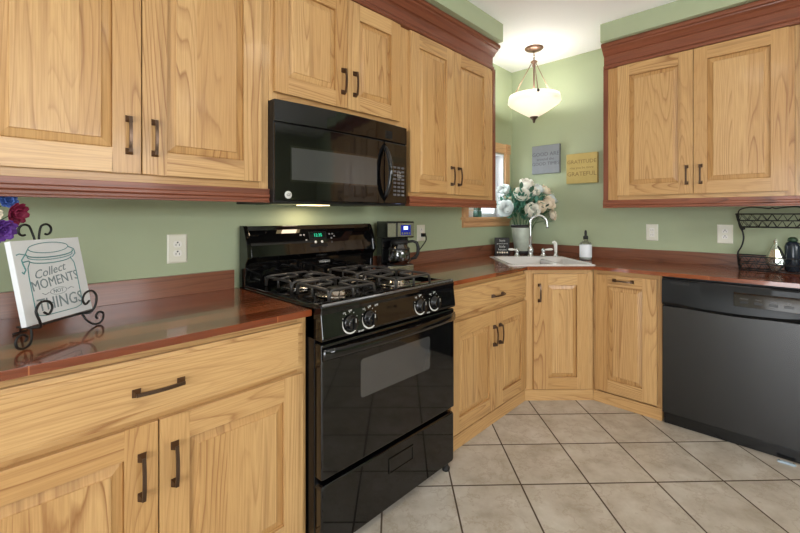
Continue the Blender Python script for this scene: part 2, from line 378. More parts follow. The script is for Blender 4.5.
# far window, and a right window added for its light (frames and panes of the daylight openings behind the camera)
def big_window(n, ax, pos, a0, a1, z0, z1, s):
    w = bpy.data.objects.new('window_%d' % n, None); COL.objects.link(w); struct(w)
    def B(u0, u1, d0, d1, za, zb):
        lo, hi = sorted((pos+d0*s, pos+d1*s))
        return (lo, hi, u0, u1, za, zb) if ax == 'x' else (u0, u1, lo, hi, za, zb)
    mb = MB()
    for r in ((a0-0.09, a0, 0.001, 0.02, z0-0.09, z1+0.09), (a1, a1+0.09, 0.001, 0.02, z0-0.09, z1+0.09), (a0, a1, 0.001, 0.02, z1, z1+0.09), (a0, a1, 0.001, 0.02, z0-0.09, z0)): mb.box(*B(*r), 'z')
    mb.build('casing', PINE, w)
    mb = MB(); mid = (a0+a1)/2
    for r in ((a0, a0+0.05, -0.08, -0.04, z0, z1), (a1-0.05, a1, -0.08, -0.04, z0, z1), (mid-0.04, mid+0.04, -0.08, -0.04, z0, z1), (a0, a1, -0.08, -0.04, z0, z0+0.05), (a0, a1, -0.08, -0.04, z1-0.05, z1)): mb.box(*B(*r), 'z')
    mb.build('sash', WHT, w)
big_window(2, 'y', RY, 1.65, 3.35, 0.10, 2.12, 1)
big_window(3, 'x', RX, -4.0, -1.8, 1.5, 2.34, -1)  # invented window around the added right-hand fill light
DOME = plain('added_fill_glow', (250, 245, 235), 0.5, emit=(255, 244, 226), es=13)  # glow of the added ceiling lamps
# unseen flush ceiling lamps, added to brighten the room and its ceiling
fl = None
for lx, ly in ((1.75, -2.0), (3.6, -1.9), (1.9, -4.6), (3.9, -4.6)):
    t = thing('added_ceiling_lamp', 'round white flush ceiling lamp, added unseen to brighten the kitchen', 'lamp', (lx, ly, ZC), 0, 'added ceiling lamps')
    mb = MB(); mb.lathe([(0.17, 0.0), (0.19, -0.01), (0.19, -0.03), (0.172, -0.04), (0.172, -0.085), (0.18, -0.085), (0.18, -0.05), (0.2, -0.035), (0.2, 0)], n=32, cap=False); mb.build('rim', WHITE, t)
    mb = MB(); mb.lathe([(0.168, -0.05), (0.168, -0.09), (0.155, -0.115), (0.12, -0.135), (0.06, -0.148), (0.001, -0.15)], n=32, cap=False); mb.build('fill_dome', DOME, t)
# baseboards where no cabinets stand
mb = MB(); mb.box(RX-0.015, RX, RY, 0, 0, 0.1, 'y'); struct(mb.build('baseboard_right', PINE))
mb = MB(); mb.box(0, RX-0.015, RY, RY+0.015, 0, 0.1, 'x'); struct(mb.build('baseboard_far', PINE))

# ------------------------------------------------------------------ cabinet pieces (local: x along the run, -y to the room)
def door_mesh(mb, x0, x1, z0, z1, yf, sl=0.076, sr=0.076, rt=0.08, rb=0.08, strips=None, th=0.02):
    mb.box(x0, x0+sl, yf, yf+th, z0, z1, 'z'); mb.box(x1-sr, x1, yf, yf+th, z0, z1, 'z')
    mb.box(x0+sl, x1-sr, yf, yf+th, z1-rt, z1, 'x'); mb.box(x0+sl, x1-sr, yf, yf+th, z0, z0+rb, 'x')
    a0, a1, c0, c1 = x0+sl, x1-sr, z0+rb, z1-rt
    def ring(i): return [(a0+i, c0+i), (a1-i, c0+i), (a1-i, c1-i), (a0+i, c1-i)]
    tone = random.random(); o = (random.uniform(0, 40), random.uniform(0, 40))
    R = [(ring(0), yf+0.014), (ring(0.004), yf+0.0115), (ring(0.028), yf+0.0055), (ring(0.0295), yf+0.0025)]
    for k in range(3):
        for j in range(4):
            j2 = (j+1) % 4; (A, ya), (B, yb) = R[k], R[k+1]
            P = [(A[j][0], ya, A[j][1]), (A[j2][0], ya, A[j2][1]), (B[j2][0], yb, B[j2][1]), (B[j][0], yb, B[j][1])]
            mb.face(P, [(p[2]+o[0], p[0]+o[1]) for p in P], tone)
    n = strips or random.choice((2, 3, 3)); f0, f1 = a0+0.0295, a1-0.0295
    cuts = [f0]+sorted(f0+(f1-f0)*(k+random.uniform(-0.2, 0.2))/n for k in range(1, n))+[f1]
    for k in range(n):
        P = [(cuts[k], yf+0.0025, c0+0.0295), (cuts[k+1], yf+0.0025, c0+0.0295), (cuts[k+1], yf+0.0025, c1-0.0295), (cuts[k], yf+0.0025, c1-0.0295)]
        o = (random.uniform(0, 40), random.uniform(0, 40)); mb.face(P, [(p[2]+o[0], p[0]+o[1]) for p in P], random.random())
_h = {}
def handle(parent, cx, cz, yf, vert=True, L_=0.124):
    if L_ not in _h:
        mb = MB(); h = L_/2-0.009
        for s in (-1, 1):
            c = s*h; b = 0.0105; t = 0.0055
            lo = [(c-b, 0, -b), (c+b, 0, -b), (c+b, 0, b), (c-b, 0, b)]; md = [(c-b, -0.003, -b), (c+b, -0.003, -b), (c+b, -0.003, b), (c-b, -0.003, b)]
            hi = [(c-t, -0.02, -t), (c+t, -0.02, -t), (c+t, -0.02, t), (c-t, -0.02, t)]
            mb.idx([(0, 1, 5, 4), (1, 2, 6, 5), (2, 3, 7, 6), (3, 0, 4, 7), (4, 5, 9, 8), (5, 6, 10, 9), (6, 7, 11, 10), (7, 4, 8, 11), (3, 2, 1, 0), (8, 9, 10, 11)], lo+md+hi, smooth=False)
        n = 10
        for k in range(n):
            xa = -h-0.005+(2*h+0.01)*k/n; xb = -h-0.005+(2*h+0.01)*(k+1)/n
            fa = 0.021+0.006*(1-(xa/h)**2 if abs(xa) < h else 0); fb = 0.021+0.006*(1-(xb/h)**2 if abs(xb) < h else 0)
            q = [(xa, -fa, -0.005), (xa, -fa, 0.005), (xa, -fa-0.005, 0.0045), (xa, -fa-0.005, -0.0045), (xb, -fb, -0.005), (xb, -fb, 0.005), (xb, -fb-0.005, 0.0045), (xb, -fb-0.005, -0.0045)]
            mb.idx([(0, 1, 5, 4), (1, 2, 6, 5), (2, 3, 7, 6), (3, 0, 4, 7)]+([(3, 2, 1, 0)] if k == 0 else [])+([(4, 5, 6, 7)] if k == n-1 else []), q, smooth=False)
        o = mb.build('pull_handle', BRONZE); _h[L_] = o.data; bpy.data.objects.remove(o)
    o = bpy.data.objects.new('pull_handle', _h[L_]); COL.objects.link(o); o.parent = parent
    o.location = (cx, yf, cz)
    if vert: o.rotation_euler = (0, PI/2, 0)
    o['label'] = 'dark bronze bar pull'
    return o
def add_door(t, x0, x1, z0, z1, yf, h=None, **kw):
    mb = MB(); door_mesh(mb, x0, x1, z0, z1, yf, **kw); d = mb.build('door', ASH, t, 0.0022)
    if h: handle(d, h[0], h[1], yf, h[2] if len(h) > 2 else True)
    return d
def add_drawer(t, x0, x1, z0, z1, yf, hx, hz, L_=0.128):
    mb = MB(); o = (random.uniform(0, 40), random.uniform(0, 40)); tone = random.random()
    def ring(i, y): return [(x0+i, y, z0+i), (x1-i, y, z0+i), (x1-i, y, z1-i), (x0+i, y, z1-i)]
    R = [ring(0, yf+0.019), ring(0, yf+0.006), ring(0.012, yf+0.0045), ring(0.014, yf+0.001), ring(0.022, yf)]
    for k in range(4):
        for j in range(4):
            j2 = (j+1) % 4; P = [R[k][j], R[k][j2], R[k+1][j2], R[k+1][j]]; mb.face(P, [(p[0]+o[0], p[2]+p[1]*0.5+o[1]) for p in P], tone)
    mb.face(R[4], [(p[0]+o[0], p[2]+o[1]) for p in R[4]], tone); mb.face(R[0][::-1])
    d = mb.build('drawer', ASH, t); handle(d, hx, hz, yf, False, L_); return d
def face_frame(mb, x0, x1, z0, z1, yf, stiles, rails, th=0.02):
    mb.box(x0, x0+stiles[0], yf, yf+th, z0, z1, 'z'); mb.box(x1-stiles[1], x1, yf, yf+th, z0, z1, 'z')
    for a, b_ in rails: mb.box(x0+stiles[0], x1-stiles[1], yf+0.0005, yf+th, a, b_, 'x')
def upper_cab(label, s0, s1, zb, zt, loc, rz, doors, stiles=(0.04, 0.04), rail=True, strip=None, group=None, depth=0.322):
    t = thing('wall_cabinet', label, 'cabinet', loc, rz, group)
    mb = MB(); mb.box(s0+0.0005, s1-0.0005, -depth+0.02, -0.002, zb, zt, 'x'); mb.build('cabinet_box', ASH, t)
    mb = MB(); face_frame(mb, s0+0.0005, s1-0.0005, zb, zt, -depth, stiles, [(zb, zb+0.045), (zt-0.045, zt)]); mb.build('face_frame', ASH, t, 0.001)
    for d in doors: add_door(t, *d[0], **d[1])
    e0 = s0; e1 = s1
    if strip:
        mb = MB(); mb.box(strip[0], strip[1], -depth-0.004, -0.002, zb-0.0, zt, 'z'); o = mb.build('end_panel', RED, t, 0.001); o['label'] = 'red-brown stained end panel'
        e0 = min(e0, strip[0]); e1 = max(e1, strip[1])
    if rail:
        mb = MB(); prof = [(-0.334, 1.370), (-0.334, 1.350), (-0.339, 1.346), (-0.339, 1.336), (-0.333, 1.331), (-0.333, 1.322), (-0.336, 1.319), (-0.336, 1.3125), (-0.30, 1.3125), (-0.30, 1.3695)]
        mb.prism(prof, e0, e1); o = mb.build('light_rail', RED, t, 0.0008); o['label'] = 'dark red-brown light rail'
    return t
YU = -0.342
# left wall uppers: local x = world y offset from the cabinet's own origin
R90 = PI/2
def off(v, s): return v-s
s = -3.57
upper_cab('wide double-door wall cabinet above the counter with the jar plaque', 0, -2.657-s, 1.370, 2.35, (0, s, 0), R90,
    [((-3.54-s, -3.1195-s, 1.398, 2.326, YU, (-3.154-s, 1.523)), dict(sr=0.078, strips=3)), ((-3.1165-s, -2.696-s, 1.398, 2.326, YU, (-3.080-s, 1.523)), dict(sl=0.074, sr=0.072, strips=3))])
s = -4.48
upper_cab('wall cabinet nearest the photographer, left of the jar plaque', 0, 0.91, 1.370, 2.35, (0, s, 0), R90,
    [((0.03, 0.4535, 1.398, 2.326, YU, (0.42, 1.523)), {}), ((0.4565, 0.88, 1.398, 2.326, YU, (0.49, 1.523)), {})])
s = -2.657
upper_cab('short double-door wall cabinet directly above the microwave', 0, -1.796-s, 1.746, 2.35, (0, s, 0), R90,
    [((-2.636-s, -2.2495-s, 1.785, 2.326, YU, (-2.279-s, 1.911)), dict(sl=0.062, sr=0.072, rb=0.075, strips=2)), ((-2.2465-s, -1.876-s, 1.785, 2.326, YU, (-2.207-s, 1.913)), dict(sl=0.074, sr=0.072, rb=0.075, strips=2))],
    stiles=(0.04, 0.10), rail=False)
s = -1.796
upper_cab('tall double-door wall cabinet between microwave and sink window', 0, -0.877-s, 1.370, 2.35, (0, s, 0), R90,
    [((-1.795-s, -1.3755-s, 1.394, 2.326, YU, (-1.407-s, 1.512)), dict(sl=0.076, sr=0.078, strips=2)), ((-1.3725-s, -0.930-s, 1.394, 2.326, YU, (-1.330-s, 1.512)), dict(sl=0.07, sr=0.09, strips=2))],
    stiles=(0.03, 0.06), strip=(-0.877-s, -0.842-s))
s = 0.953
upper_cab('double-door wall cabinet on the dishwasher wall beside the gold sign', 0, 1.93-s, 1.370, 2.35, (s, 0, 0), 0,
    [((1.022-s, 1.4635-s, 1.398, 2.326, YU, (1.430-s, 1.521)), dict(sl=0.076, sr=0.078, strips=1)), ((1.4665-s, 1.905-s, 1.398, 2.326, YU, (1.503-s, 1.521)), dict(sl=0.07, sr=0.074, strips=3))],
    stiles=(0.07, 0.04), strip=(0.922-s, 0.953-s))
s = 1.93
upper_cab('wall cabinet at the right edge of the photo above the wire rack', 0, 0.92, 1.370, 2.35, (s, 0, 0), 0,
    [((0.03, 0.4585, 1.398, 2.326, YU, (0.425, 1.521)), {}), ((0.4615, 0.89, 1.398, 2.326, YU, (0.495, 1.521)), {})])
s = 2.85
upper_cab('wall cabinet beyond the wire rack, mirrored in the microwave door', 0, 0.92, 1.370, 2.35, (s, 0, 0), 0,
    [((0.03, 0.4585, 1.398, 2.326, YU, (0.425, 1.521)), {}), ((0.4615, 0.89, 1.398, 2.326, YU, (0.495, 1.521)), {})])
# crown mouldings
CR = [(-0.30, 2.3505), (-0.323, 2.3505), (-0.323, 2.328), (-0.346, 2.330), (-0.350, 2.338), (-0.350, 2.348), (-0.342, 2.354), (-0.338, 2.362), (-0.338, 2.418), (-0.342, 2.424), (-0.350, 2.426), (-0.356, 2.434), (-0.368, 2.448), (-0.384, 2.460), (-0.386, 2.468), (-0.398, 2.472), (-0.402, 2.480), (-0.402, 2.492), (-0.396, 2.4995), (-0.30, 2.4995)]
def crown(label, x0, x1, loc, rz):
    mb = MB(); mb.prism(CR, x0, x1); o = mb.build('crown_molding', RED, None); o.location = loc; o.rotation_euler = (0, 0, rz); tag(o, label, 'molding')
crown('red-brown crown moulding over the stove-side wall cabinets', 0, 3.58, (0, -4.48, 0), R90)
crown('red-brown crown moulding over the dishwasher-side wall cabinets', 0, 2.84, (0.93, 0, 0), 0)

# ------------------------------------------------------------------ base cabinets
ZT = 0.8914; YB = -0.628; YF = -0.608
def base_cab(label, x0, x1, loc, rz, doors, drawers, stiles=(0.03, 0.03), depth=0.608, group=None, boxd=None, boxtop=ZT-0.001):
    t = thing('base_cabinet', label, 'cabinet', loc, rz, group)
    mb = MB(); mb.box(x0+0.0005, x1-0.0005, -depth+0.02, -(boxd or 0.002), 0.0, boxtop, 'x'); mb.build('cabinet_box', ASH, t)
    rails = [(0.075, 0.10), (ZT-0.035, ZT-0.001)]+([(0.675, 0.715)] if drawers else [])
    mb = MB(); face_frame(mb, x0+0.0005, x1-0.0005, 0.07, ZT-0.001, -depth, stiles, rails)
    if len(doors) == 2: mb.box((x0+x1)/2-0.02, (x0+x1)/2+0.02, -depth+0.0005, -depth+0.02, 0.1, 0.675, 'z')
    mb.build('face_frame', ASH, t, 0.001)
    for d in doors: add_door(t, *d[0], **d[1])
    for d in drawers: add_drawer(t, *d)
    return t
def plinth(t, x0, x1, depth, cut0=0, cut1=0):
    mb = MB(); yf = -depth-0.012; yb = -depth+0.0
    o = (random.uniform(0, 9), random.uniform(0, 9)); H = 0.072
    P = [(x0, yb), (x1, yb), (x1+cut1, yf), (x0-cut0, yf)]
    lo = [(p[0], p[1], 0.0) for p in P]; hi = [(p[0], p[1]+(0.004 if p[1] < yb-0.001 else 0), H) for p in P]
    for k in range(4):
        k2 = (k+1) % 4; Q = [lo[k], lo[k2], hi[k2], hi[k]]; mb.face(Q, [(q[0]+o[0], q[2]+o[1]) for q in Q], 0.4)
    mb.face(hi, [(q[0], q[1]) for q in hi], 0.4); mb.face(lo[::-1])
    mb.build('plinth', ASH, t)
s = -3.635
t = base_cab('wide base cabinet with one drawer left of the stove', 0, -2.655-s, (0, s, 0), R90,
    [((-3.606-s, -3.1425-s, 0.088, 0.684, YB, (-3.182-s, 0.546)), dict(sl=0.076, sr=0.078, strips=3)), ((-3.1395-s, -2.677-s, 0.088, 0.684, YB, (-3.101-s, 0.546)), dict(sl=0.077, sr=0.075, strips=3))],
    [(-3.606-s, -2.677-s, 0.702, 0.866, YB, -3.140-s, 0.778)], stiles=(0.04, 0.035)); plinth(t, 0, -2.655-s, 0.608)
s = -4.55
t = base_cab('base cabinet nearest the photographer, out beyond the jar plaque', 0, 0.914, (0, s, 0), R90,
    [((0.03, 0.4555, 0.088, 0.684, YB, (0.42, 0.546)), {}), ((0.4585, 0.884, 0.088, 0.684, YB, (0.495, 0.546)), {})],
    [(0.03, 0.884, 0.702, 0.866, YB, 0.457, 0.778)]); plinth(t, 0, 0.914, 0.608)
s = -1.85
t = base_cab('base cabinet with drawer and two doors between stove and corner sink', 0, -0.945-s, (0, s, 0), R90,
    [((-1.79-s, -1.3385-s, 0.088, 0.684, YB, (-1.366-s, 0.534)), dict(sl=0.073, sr=0.070, strips=3)), ((-1.3355-s, -0.950-s, 0.088, 0.684, YB, (-1.300-s, 0.534)), dict(sl=0.072, sr=0.068, strips=2))],
    [(-1.79-s, -0.944-s, 0.705, 0.862, YB, -1.327-s, 0.775)], stiles=(0.06, 0.03), boxtop=0.70); plinth(t, 0, -0.945-s, 0.608, 0, -0.005)
# diagonal corner base under the sink: its own pentagonal carcass
F1 = Vector((0.608, -0.945)); F2 = Vector((0.945, -0.608))
t = thing('base_cabinet', 'diagonal corner sink cabinet with a single door', 'cabinet', (F1.x, F1.y, 0), PI/4)
def toL(x, y):
    v = Vector((x, y))-F1; return (v.x*math.cos(PI/4)+v.y*math.sin(PI/4), -v.x*math.sin(PI/4)+v.y*math.cos(PI/4))
mb = MB(); prof = [toL(0.003, -0.9445), toL(0.594, -0.9445), toL(0.594+0.0, -0.93), toL(0.93, -0.594), toL(0.9445, -0.594), toL(0.9445, -0.003), toL(0.003, -0.003)]
n = len(prof)
V = [(p[0], p[1], 0.0) for p in prof]+[(p[0], p[1], 0.70) for p in prof]
mb.idx([tuple(range(n))[::-1], tuple(range(n, 2*n))]+[(k, (k+1) % n, n+(k+1) % n, n+k) for k in range(n)], V, smooth=False); mb.build('cabinet_box', ASH, t)
FL_ = (F2-F1).length
mb = MB(); face_frame(mb, 0.002, FL_-0.002, 0.07, ZT-0.001, 0.0, (0.08, 0.06), [(0.07, 0.10), (ZT-0.05, ZT-0.001)]); mb.build('face_frame', ASH, t, 0.001)
add_door(t, 0.060, 0.432, 0.080, 0.862, -0.02, (0.098, 0.733), sl=0.098, sr=0.075, rt=0.078, rb=0.078, strips=3)
plinth(t, 0, FL_, 0.0, -0.005, -0.005)
s = 0.945
t = base_cab('narrow base cabinet with a full-height pull-out door left of the dishwasher', 0, 1.3485-s, (s, 0, 0), 0,
    [((0.966-s, 1.322-s, 0.088, 0.862, YB, (1.135-s, 0.832, False)), dict(sl=0.076, sr=0.078, rt=0.075, rb=0.080, strips=1))], [], stiles=(0.03, 0.03)); plinth(t, 0, 1.3485-s, 0.608, -0.005, 0)
s = 2.03
t = base_cab('base cabinet to the right of the dishwasher', 0, 0.914, (s, 0, 0), 0,
    [((0.03, 0.4555, 0.088, 0.684, YB, (0.42, 0.546)), {}), ((0.4585, 0.884, 0.088, 0.684, YB, (0.495, 0.546)), {})],
    [(0.03, 0.884, 0.702, 0.866, YB, 0.457, 0.778)]); plinth(t, 0, 0.914, 0.608)

# ------------------------------------------------------------------ countertops
ZK = 0.914
def slab(mb, outer, hole, z0, z1, uvf):
    bm = bmesh.new()
    for lp in [outer]+([hole] if hole else []):
        vs = [bm.verts.new((x, y, 0)) for x, y in lp]
        for k in range(len(vs)): bm.edges.new((vs[k], vs[(k+1) % len(vs)]))
    bmesh.ops.triangle_fill(bm, use_beauty=True, use_dissolve=False, edges=bm.edges[:])
    for f in bm.faces:
        P = [v.co for v in f.verts]
        if f.normal.z < 0: P = P[::-1]
        mb.face([(p.x, p.y, z1) for p in P], [uvf(p.x, p.y, z1) for p in P]); mb.face([(p.x, p.y, z0) for p in P][::-1], [uvf(p.x, p.y, z0) for p in P][::-1])
    for lp in [outer]+([hole] if hole else []):
        for k in range(len(lp)):
            a, b_ = lp[k], lp[(k+1) % len(lp)]
            Q = [(*a, z0), (*b_, z0), (*b_, z1), (*a, z1)]
            # edge band follows its own direction
            L0 = math.hypot(b_[0]-a[0], b_[1]-a[1]); off_ = random.uniform(0, 9)
            mb.face(Q, [(off_, 0.02), (off_+L0, 0.02), (off_+L0, 0.04), (off_, 0.04)])
    bm.free()
alongy = lambda x, y, z: (y+20, x+z+5.02)
alongx = lambda x, y, z: (x+31, -y+z+5.02)
mb = MB(); slab(mb, [(0.0, -4.56), (0.6449, -4.56), (0.6449, -2.652), (0.0, -2.652)], None, ZT, ZK, alongy)
o = mb.build('countertop', CNT, None, 0.002); tag(o, 'glossy red-brown plank countertop left of the stove', 'countertop')
mb = MB(); mb.box(0.001, 0.022, -4.56, -2.672, ZK, 1.002, 'y', 0.2); bs = mb.build('backsplash', WAL, o, 0.001)
SK = [(0.54, -1.025), (0.97, -0.595), (0.55, -0.175), (0.12, -0.605)]     # sink outline (front-left, front-right, back-right, back-left)
scx = sum(p[0] for p in SK)/4; scy = sum(p[1] for p in SK)/4
hole = [(scx+(p[0]-scx)*0.93, scy+(p[1]-scy)*0.93) for p in SK]
mb = MB()
slab(mb, [(0.0, -1.85), (0.6449, -1.85), (0.6449, -1.1), (0.0, -1.1)], None, ZT, ZK, alongy)
slab(mb, [(0.0, -1.1), (0.6449, -1.1), (0.6449, -0.9655), (0.9595, -0.6449), (1.1, -0.6449), (1.1, 0.0), (0.0, 0.0)], hole, ZT, ZK, lambda x, y, z: alongy(x, y, z) if x < -y else alongx(x, y, z))
slab(mb, [(1.1, -0.6449), (2.95, -0.6449), (2.95, 0.0), (1.1, 0.0)], None, ZT, ZK, alongx)
# drop the inner seams' walls
o = mb.build('countertop', CNT, None); tag(o, 'glossy red-brown plank countertop wrapping the sink corner and dishwasher', 'countertop')
mb = MB(); mb.box(0.001, 0.022, -1.85, -0.001, ZK, 1.0, 'y', 0.3); mb.box(0.022, 2.95, -0.022, -0.001, ZK, 1.0, 'x', 0.6); mb.build('backsplash', WAL, o, 0.001)

# ------------------------------------------------------------------ sink and taps
t = thing('sink', 'white drop-in sink set diagonally in the counter corner', 'sink', (scx, scy, ZK), PI/4)
def Ls(p): v = Vector((p[0]-scx, p[1]-scy)); return (v.x*math.cos(PI/4)+v.y*math.sin(PI/4), -v.x*math.sin(PI/4)+v.y*math.cos(PI/4))
hw, hd = 0.304, 0.297
def rrect(x0, x1, y0, y1, r, n=5):
    P = []
    for cx, cy, a in ((x1-r, y0+r, -PI/2), (x1-r, y1-r, 0), (x0+r, y1-r, PI/2), (x0+r, y0+r, PI)):
        for k in range(n+1): P.append((cx+r*math.cos(a+k*PI/2/n), cy+r*math.sin(a+k*PI/2/n)))
    return P
loops = [(rrect(-hw, hw, -hd, hd, 0.035), 0.0005), (rrect(-hw+0.002, hw-0.002, -hd+0.002, hd-0.002, 0.034), 0.006), (rrect(-hw+0.012, hw-0.012, -hd+0.012, hd-0.012, 0.03), 0.009),
    (rrect(-hw+0.028, hw-0.028, -hd+0.028, hd-0.085, 0.05), 0.008), (rrect(-hw+0.036, hw-0.036, -hd+0.036, hd-0.093, 0.05), -0.004), (rrect(-hw+0.05, hw-0.05, -hd+0.05, hd-0.105, 0.055), -0.16), (rrect(-hw+0.09, hw-0.09, -hd+0.09, hd-0.145, 0.04), -0.175)]
V = []; F = []
for P, z in loops: V += [(p[0], p[1], z) for p in P]
nn = len(loops[0][0])
for k in range(len(loops)-1):
    for j in range(nn): F.append((k*nn+j, k*nn+(j+1) % nn, (k+1)*nn+(j+1) % nn, (k+1)*nn+j))
F.append(tuple((len(loops)-1)*nn+j for j in range(nn)))
mb = MB(); mb.idx(F, V); mb.build('basin', PORC, t)
mb = MB(); mb.prism([(0.085, -0.17), (0.09, -0.02), (0.10, -0.006), (0.118, -0.006), (0.128, -0.02), (0.133, -0.17)], -hd+0.045, hd-0.10, axis='y', smooth=True); mb.build('bowl_divider', PORC, t)
mb = MB(); mb.lathe([(0.045, -0.1745), (0.045, -0.171), (0.036, -0.170), (0.03, -0.174), (0.002, -0.174)], (-0.09, 0.0, 0), 24); mb.build('drain', CHROME, t)
# tap set along the back ledge
ty = hd-0.045
fa = thing('faucet', 'tall gooseneck faucet standing behind the corner sink', 'faucet', t.location+Vector((0, 0, 0.0082)), PI/4)
def place(o, lx, ly, z=0.0085):
    c, s_ = math.cos(PI/4), math.sin(PI/4); o.location = (scx+lx*c-ly*s_, scy+lx*s_+ly*c, ZK+z)
place(fa, 0.030, ty)
mb = MB(); mb.lathe([(0.028, 0), (0.028, 0.006), (0.020, 0.012), (0.018, 0.03), (0.024, 0.045), (0.024, 0.06), (0.015, 0.075), (0.012, 0.09)], n=20); mb.build('faucet_base', NICKEL, fa)
sp_ = [(0, 0, 0.08), (0, 0, 0.18), (0, 0, 0.27)]+[(0.062-0.062*math.cos(a), -0.03*math.sin(a/2)*0-0.25*(0.062-0.062*math.cos(a)), 0.27+0.066*math.sin(a)) for a in [PI*k/12 for k in range(1, 13)]]
sp_ += [(0.126, -0.032, 0.245), (0.126, -0.032, 0.232)]
mb = MB(); mb.tube(sp_, [0.0105]*(len(sp_)-1)+[0.0115], 12); mb.build('spout', NICKEL, fa)
def tap(lx, d):
    h = thing('tap_handle', 'lever tap with white handle on the %s side of the faucet' % ('left' if d < 0 else 'right'), 'tap'); h.rotation_euler = (0, 0, PI/4); place(h, lx, ty)
    mb = MB(); mb.lathe([(0.026, 0), (0.026, 0.005), (0.019, 0.012), (0.013, 0.03), (0.018, 0.042), (0.018, 0.05), (0.012, 0.058), (0.004, 0.068)], n=20); mb.build('tap_body', NICKEL, h)
    mb = MB(); mb.tube([(0, 0, 0.052), (d*0.02, -0.004, 0.055), (d*0.04, -0.008, 0.057), (d*0.065, -0.012, 0.058), (d*0.075, -0.013, 0.058)], [0.005, 0.006, 0.009, 0.009, 0.004], 10); mb.build('lever', WHITE, h)
tap(-0.082, -1); tap(0.135, 1)
sy = thing('sink_sprayer', 'short side sprayer standing right of the sink taps', 'sprayer'); sy.rotation_euler = (0, 0, PI/4); place(sy, 0.238, ty)
mb = MB(); mb.lathe([(0.022, 0), (0.022, 0.005), (0.015, 0.012), (0.014, 0.03), (0.012, 0.035)], n=18); mb.build('sprayer_base', NICKEL, sy)
mb = MB(); mb.tube([(0, 0, 0.03), (0, 0, 0.06), (-0.002, 0, 0.09), (-0.006, -0.004, 0.108), (-0.018, -0.012, 0.116), (-0.028, -0.018, 0.114)], [0.011, 0.012, 0.014, 0.014, 0.013, 0.011], 12); mb.build('spray_head', WHITE, sy)

# ------------------------------------------------------------------ gas range (local x = along the wall, front -y)
RW = 0.795
rg = thing('gas_range', 'black freestanding gas range between the wooden base cabinets', 'stove', (0, -2.649, 0), R90)
mb = MB(); mb.box(0, RW, -0.655, -0.02, 0.035, 0.905); mb.build('range_body', BLACK2, rg, 0.003)
for fx in (0.05, RW-0.05):
    for fy in (-0.682, -0.10):
        mb = MB(); mb.lathe([(0.020, 0), (0.020, 0.012), (0.012, 0.014), (0.012, 0.0355)], (fx, fy, 0), 16); mb.build('levelling_foot', BLACKM, rg)
# storage drawer
def rslab(x0, x1, z0, z1, y0, y1, r, name, mat, parent, bev=0.006):
    mb = MB(); P = rrect(x0, x1, z0, z1, r, 4); mb.prism([(p[0], p[1]) for p in P], 0, 1)
    n = len(P); V = [(p[0], y0, p[1]) for p in P]+[(p[0], y1, p[1]) for p in P]
    mb = MB(); mb.idx([tuple(range(n)), tuple(range(n, 2*n))[::-1]]+[(k, n+k, n+(k+1) % n, (k+1) % n) for k in range(n)], V, smooth=False)
    return mb.build(name, mat, parent, bev, 3)
dr = rslab(0.0, RW-0.008, 0.034, 0.283, -0.700, -0.656, 0.016, 'storage_drawer', BLACK, rg, 0.008)
mb = MB(); P = [(0.335, 0.235), (0.485, 0.235), (0.485, 0.178), (0.335, 0.178)]
for (a, b_, c, d) in ((0.335, 0.485, 0.232, 0.240), (0.335, 0.485, 0.176, 0.180), (0.335, 0.341, 0.18, 0.232), (0.479, 0.485, 0.18, 0.232)): mb.box(a, b_, -0.704, -0.699, c, d)
mb.box(0.341, 0.479, -0.7008, -0.699, 0.18, 0.232); mb.build('finger_pull', BLACK, dr, 0.0015)
# oven door
od = rslab(0.0, RW-0.006, 0.303, 0.795, -0.700, -0.657, 0.008, 'oven_door', BLACK, rg, 0.006)
P = rrect(0.182, 0.600, 0.545, 0.697, 0.014, 4); n = len(P)
mb = MB(); mb.idx([tuple(range(n)), tuple(range(n, 2*n))[::-1]]+[(k, n+k, n+(k+1) % n, (k+1) % n) for k in range(n)], [(p[0], -0.7012, p[1]) for p in P]+[(p[0], -0.699, p[1]) for p in P], smooth=False); mb.build('oven_window', GREYW, od)
# full-width bowed handle
mb = MB(); K = 16; V = []; F = []
pr_ = [(0.0, 0.733), (0.022, 0.737), (0.034, 0.748), (0.036, 0.762), (0.028, 0.776), (0.014, 0.780), (0.012, 0.770), (0.0, 0.766)]
for k in range(K+1):
    u = k/K; x = 0.004+(RW-0.014)*u; b_ = 0.35+0.65*math.sin(PI*u)**0.55
    V += [(x, -0.699-p[0]*b_, p[1]-0.004*math.sin(PI*u)) for p in pr_]
m_ = len(pr_)
F = [(k*m_+j, k*m_+(j+1) % m_, (k+1)*m_+(j+1) % m_, (k+1)*m_+j) for k in range(K) for j in range(m_)]+[tuple(range(m_))[::-1], tuple(K*m_+j for j in range(m_))]
mb.idx(F, V); mb.build('door_handle', BLACK, od)
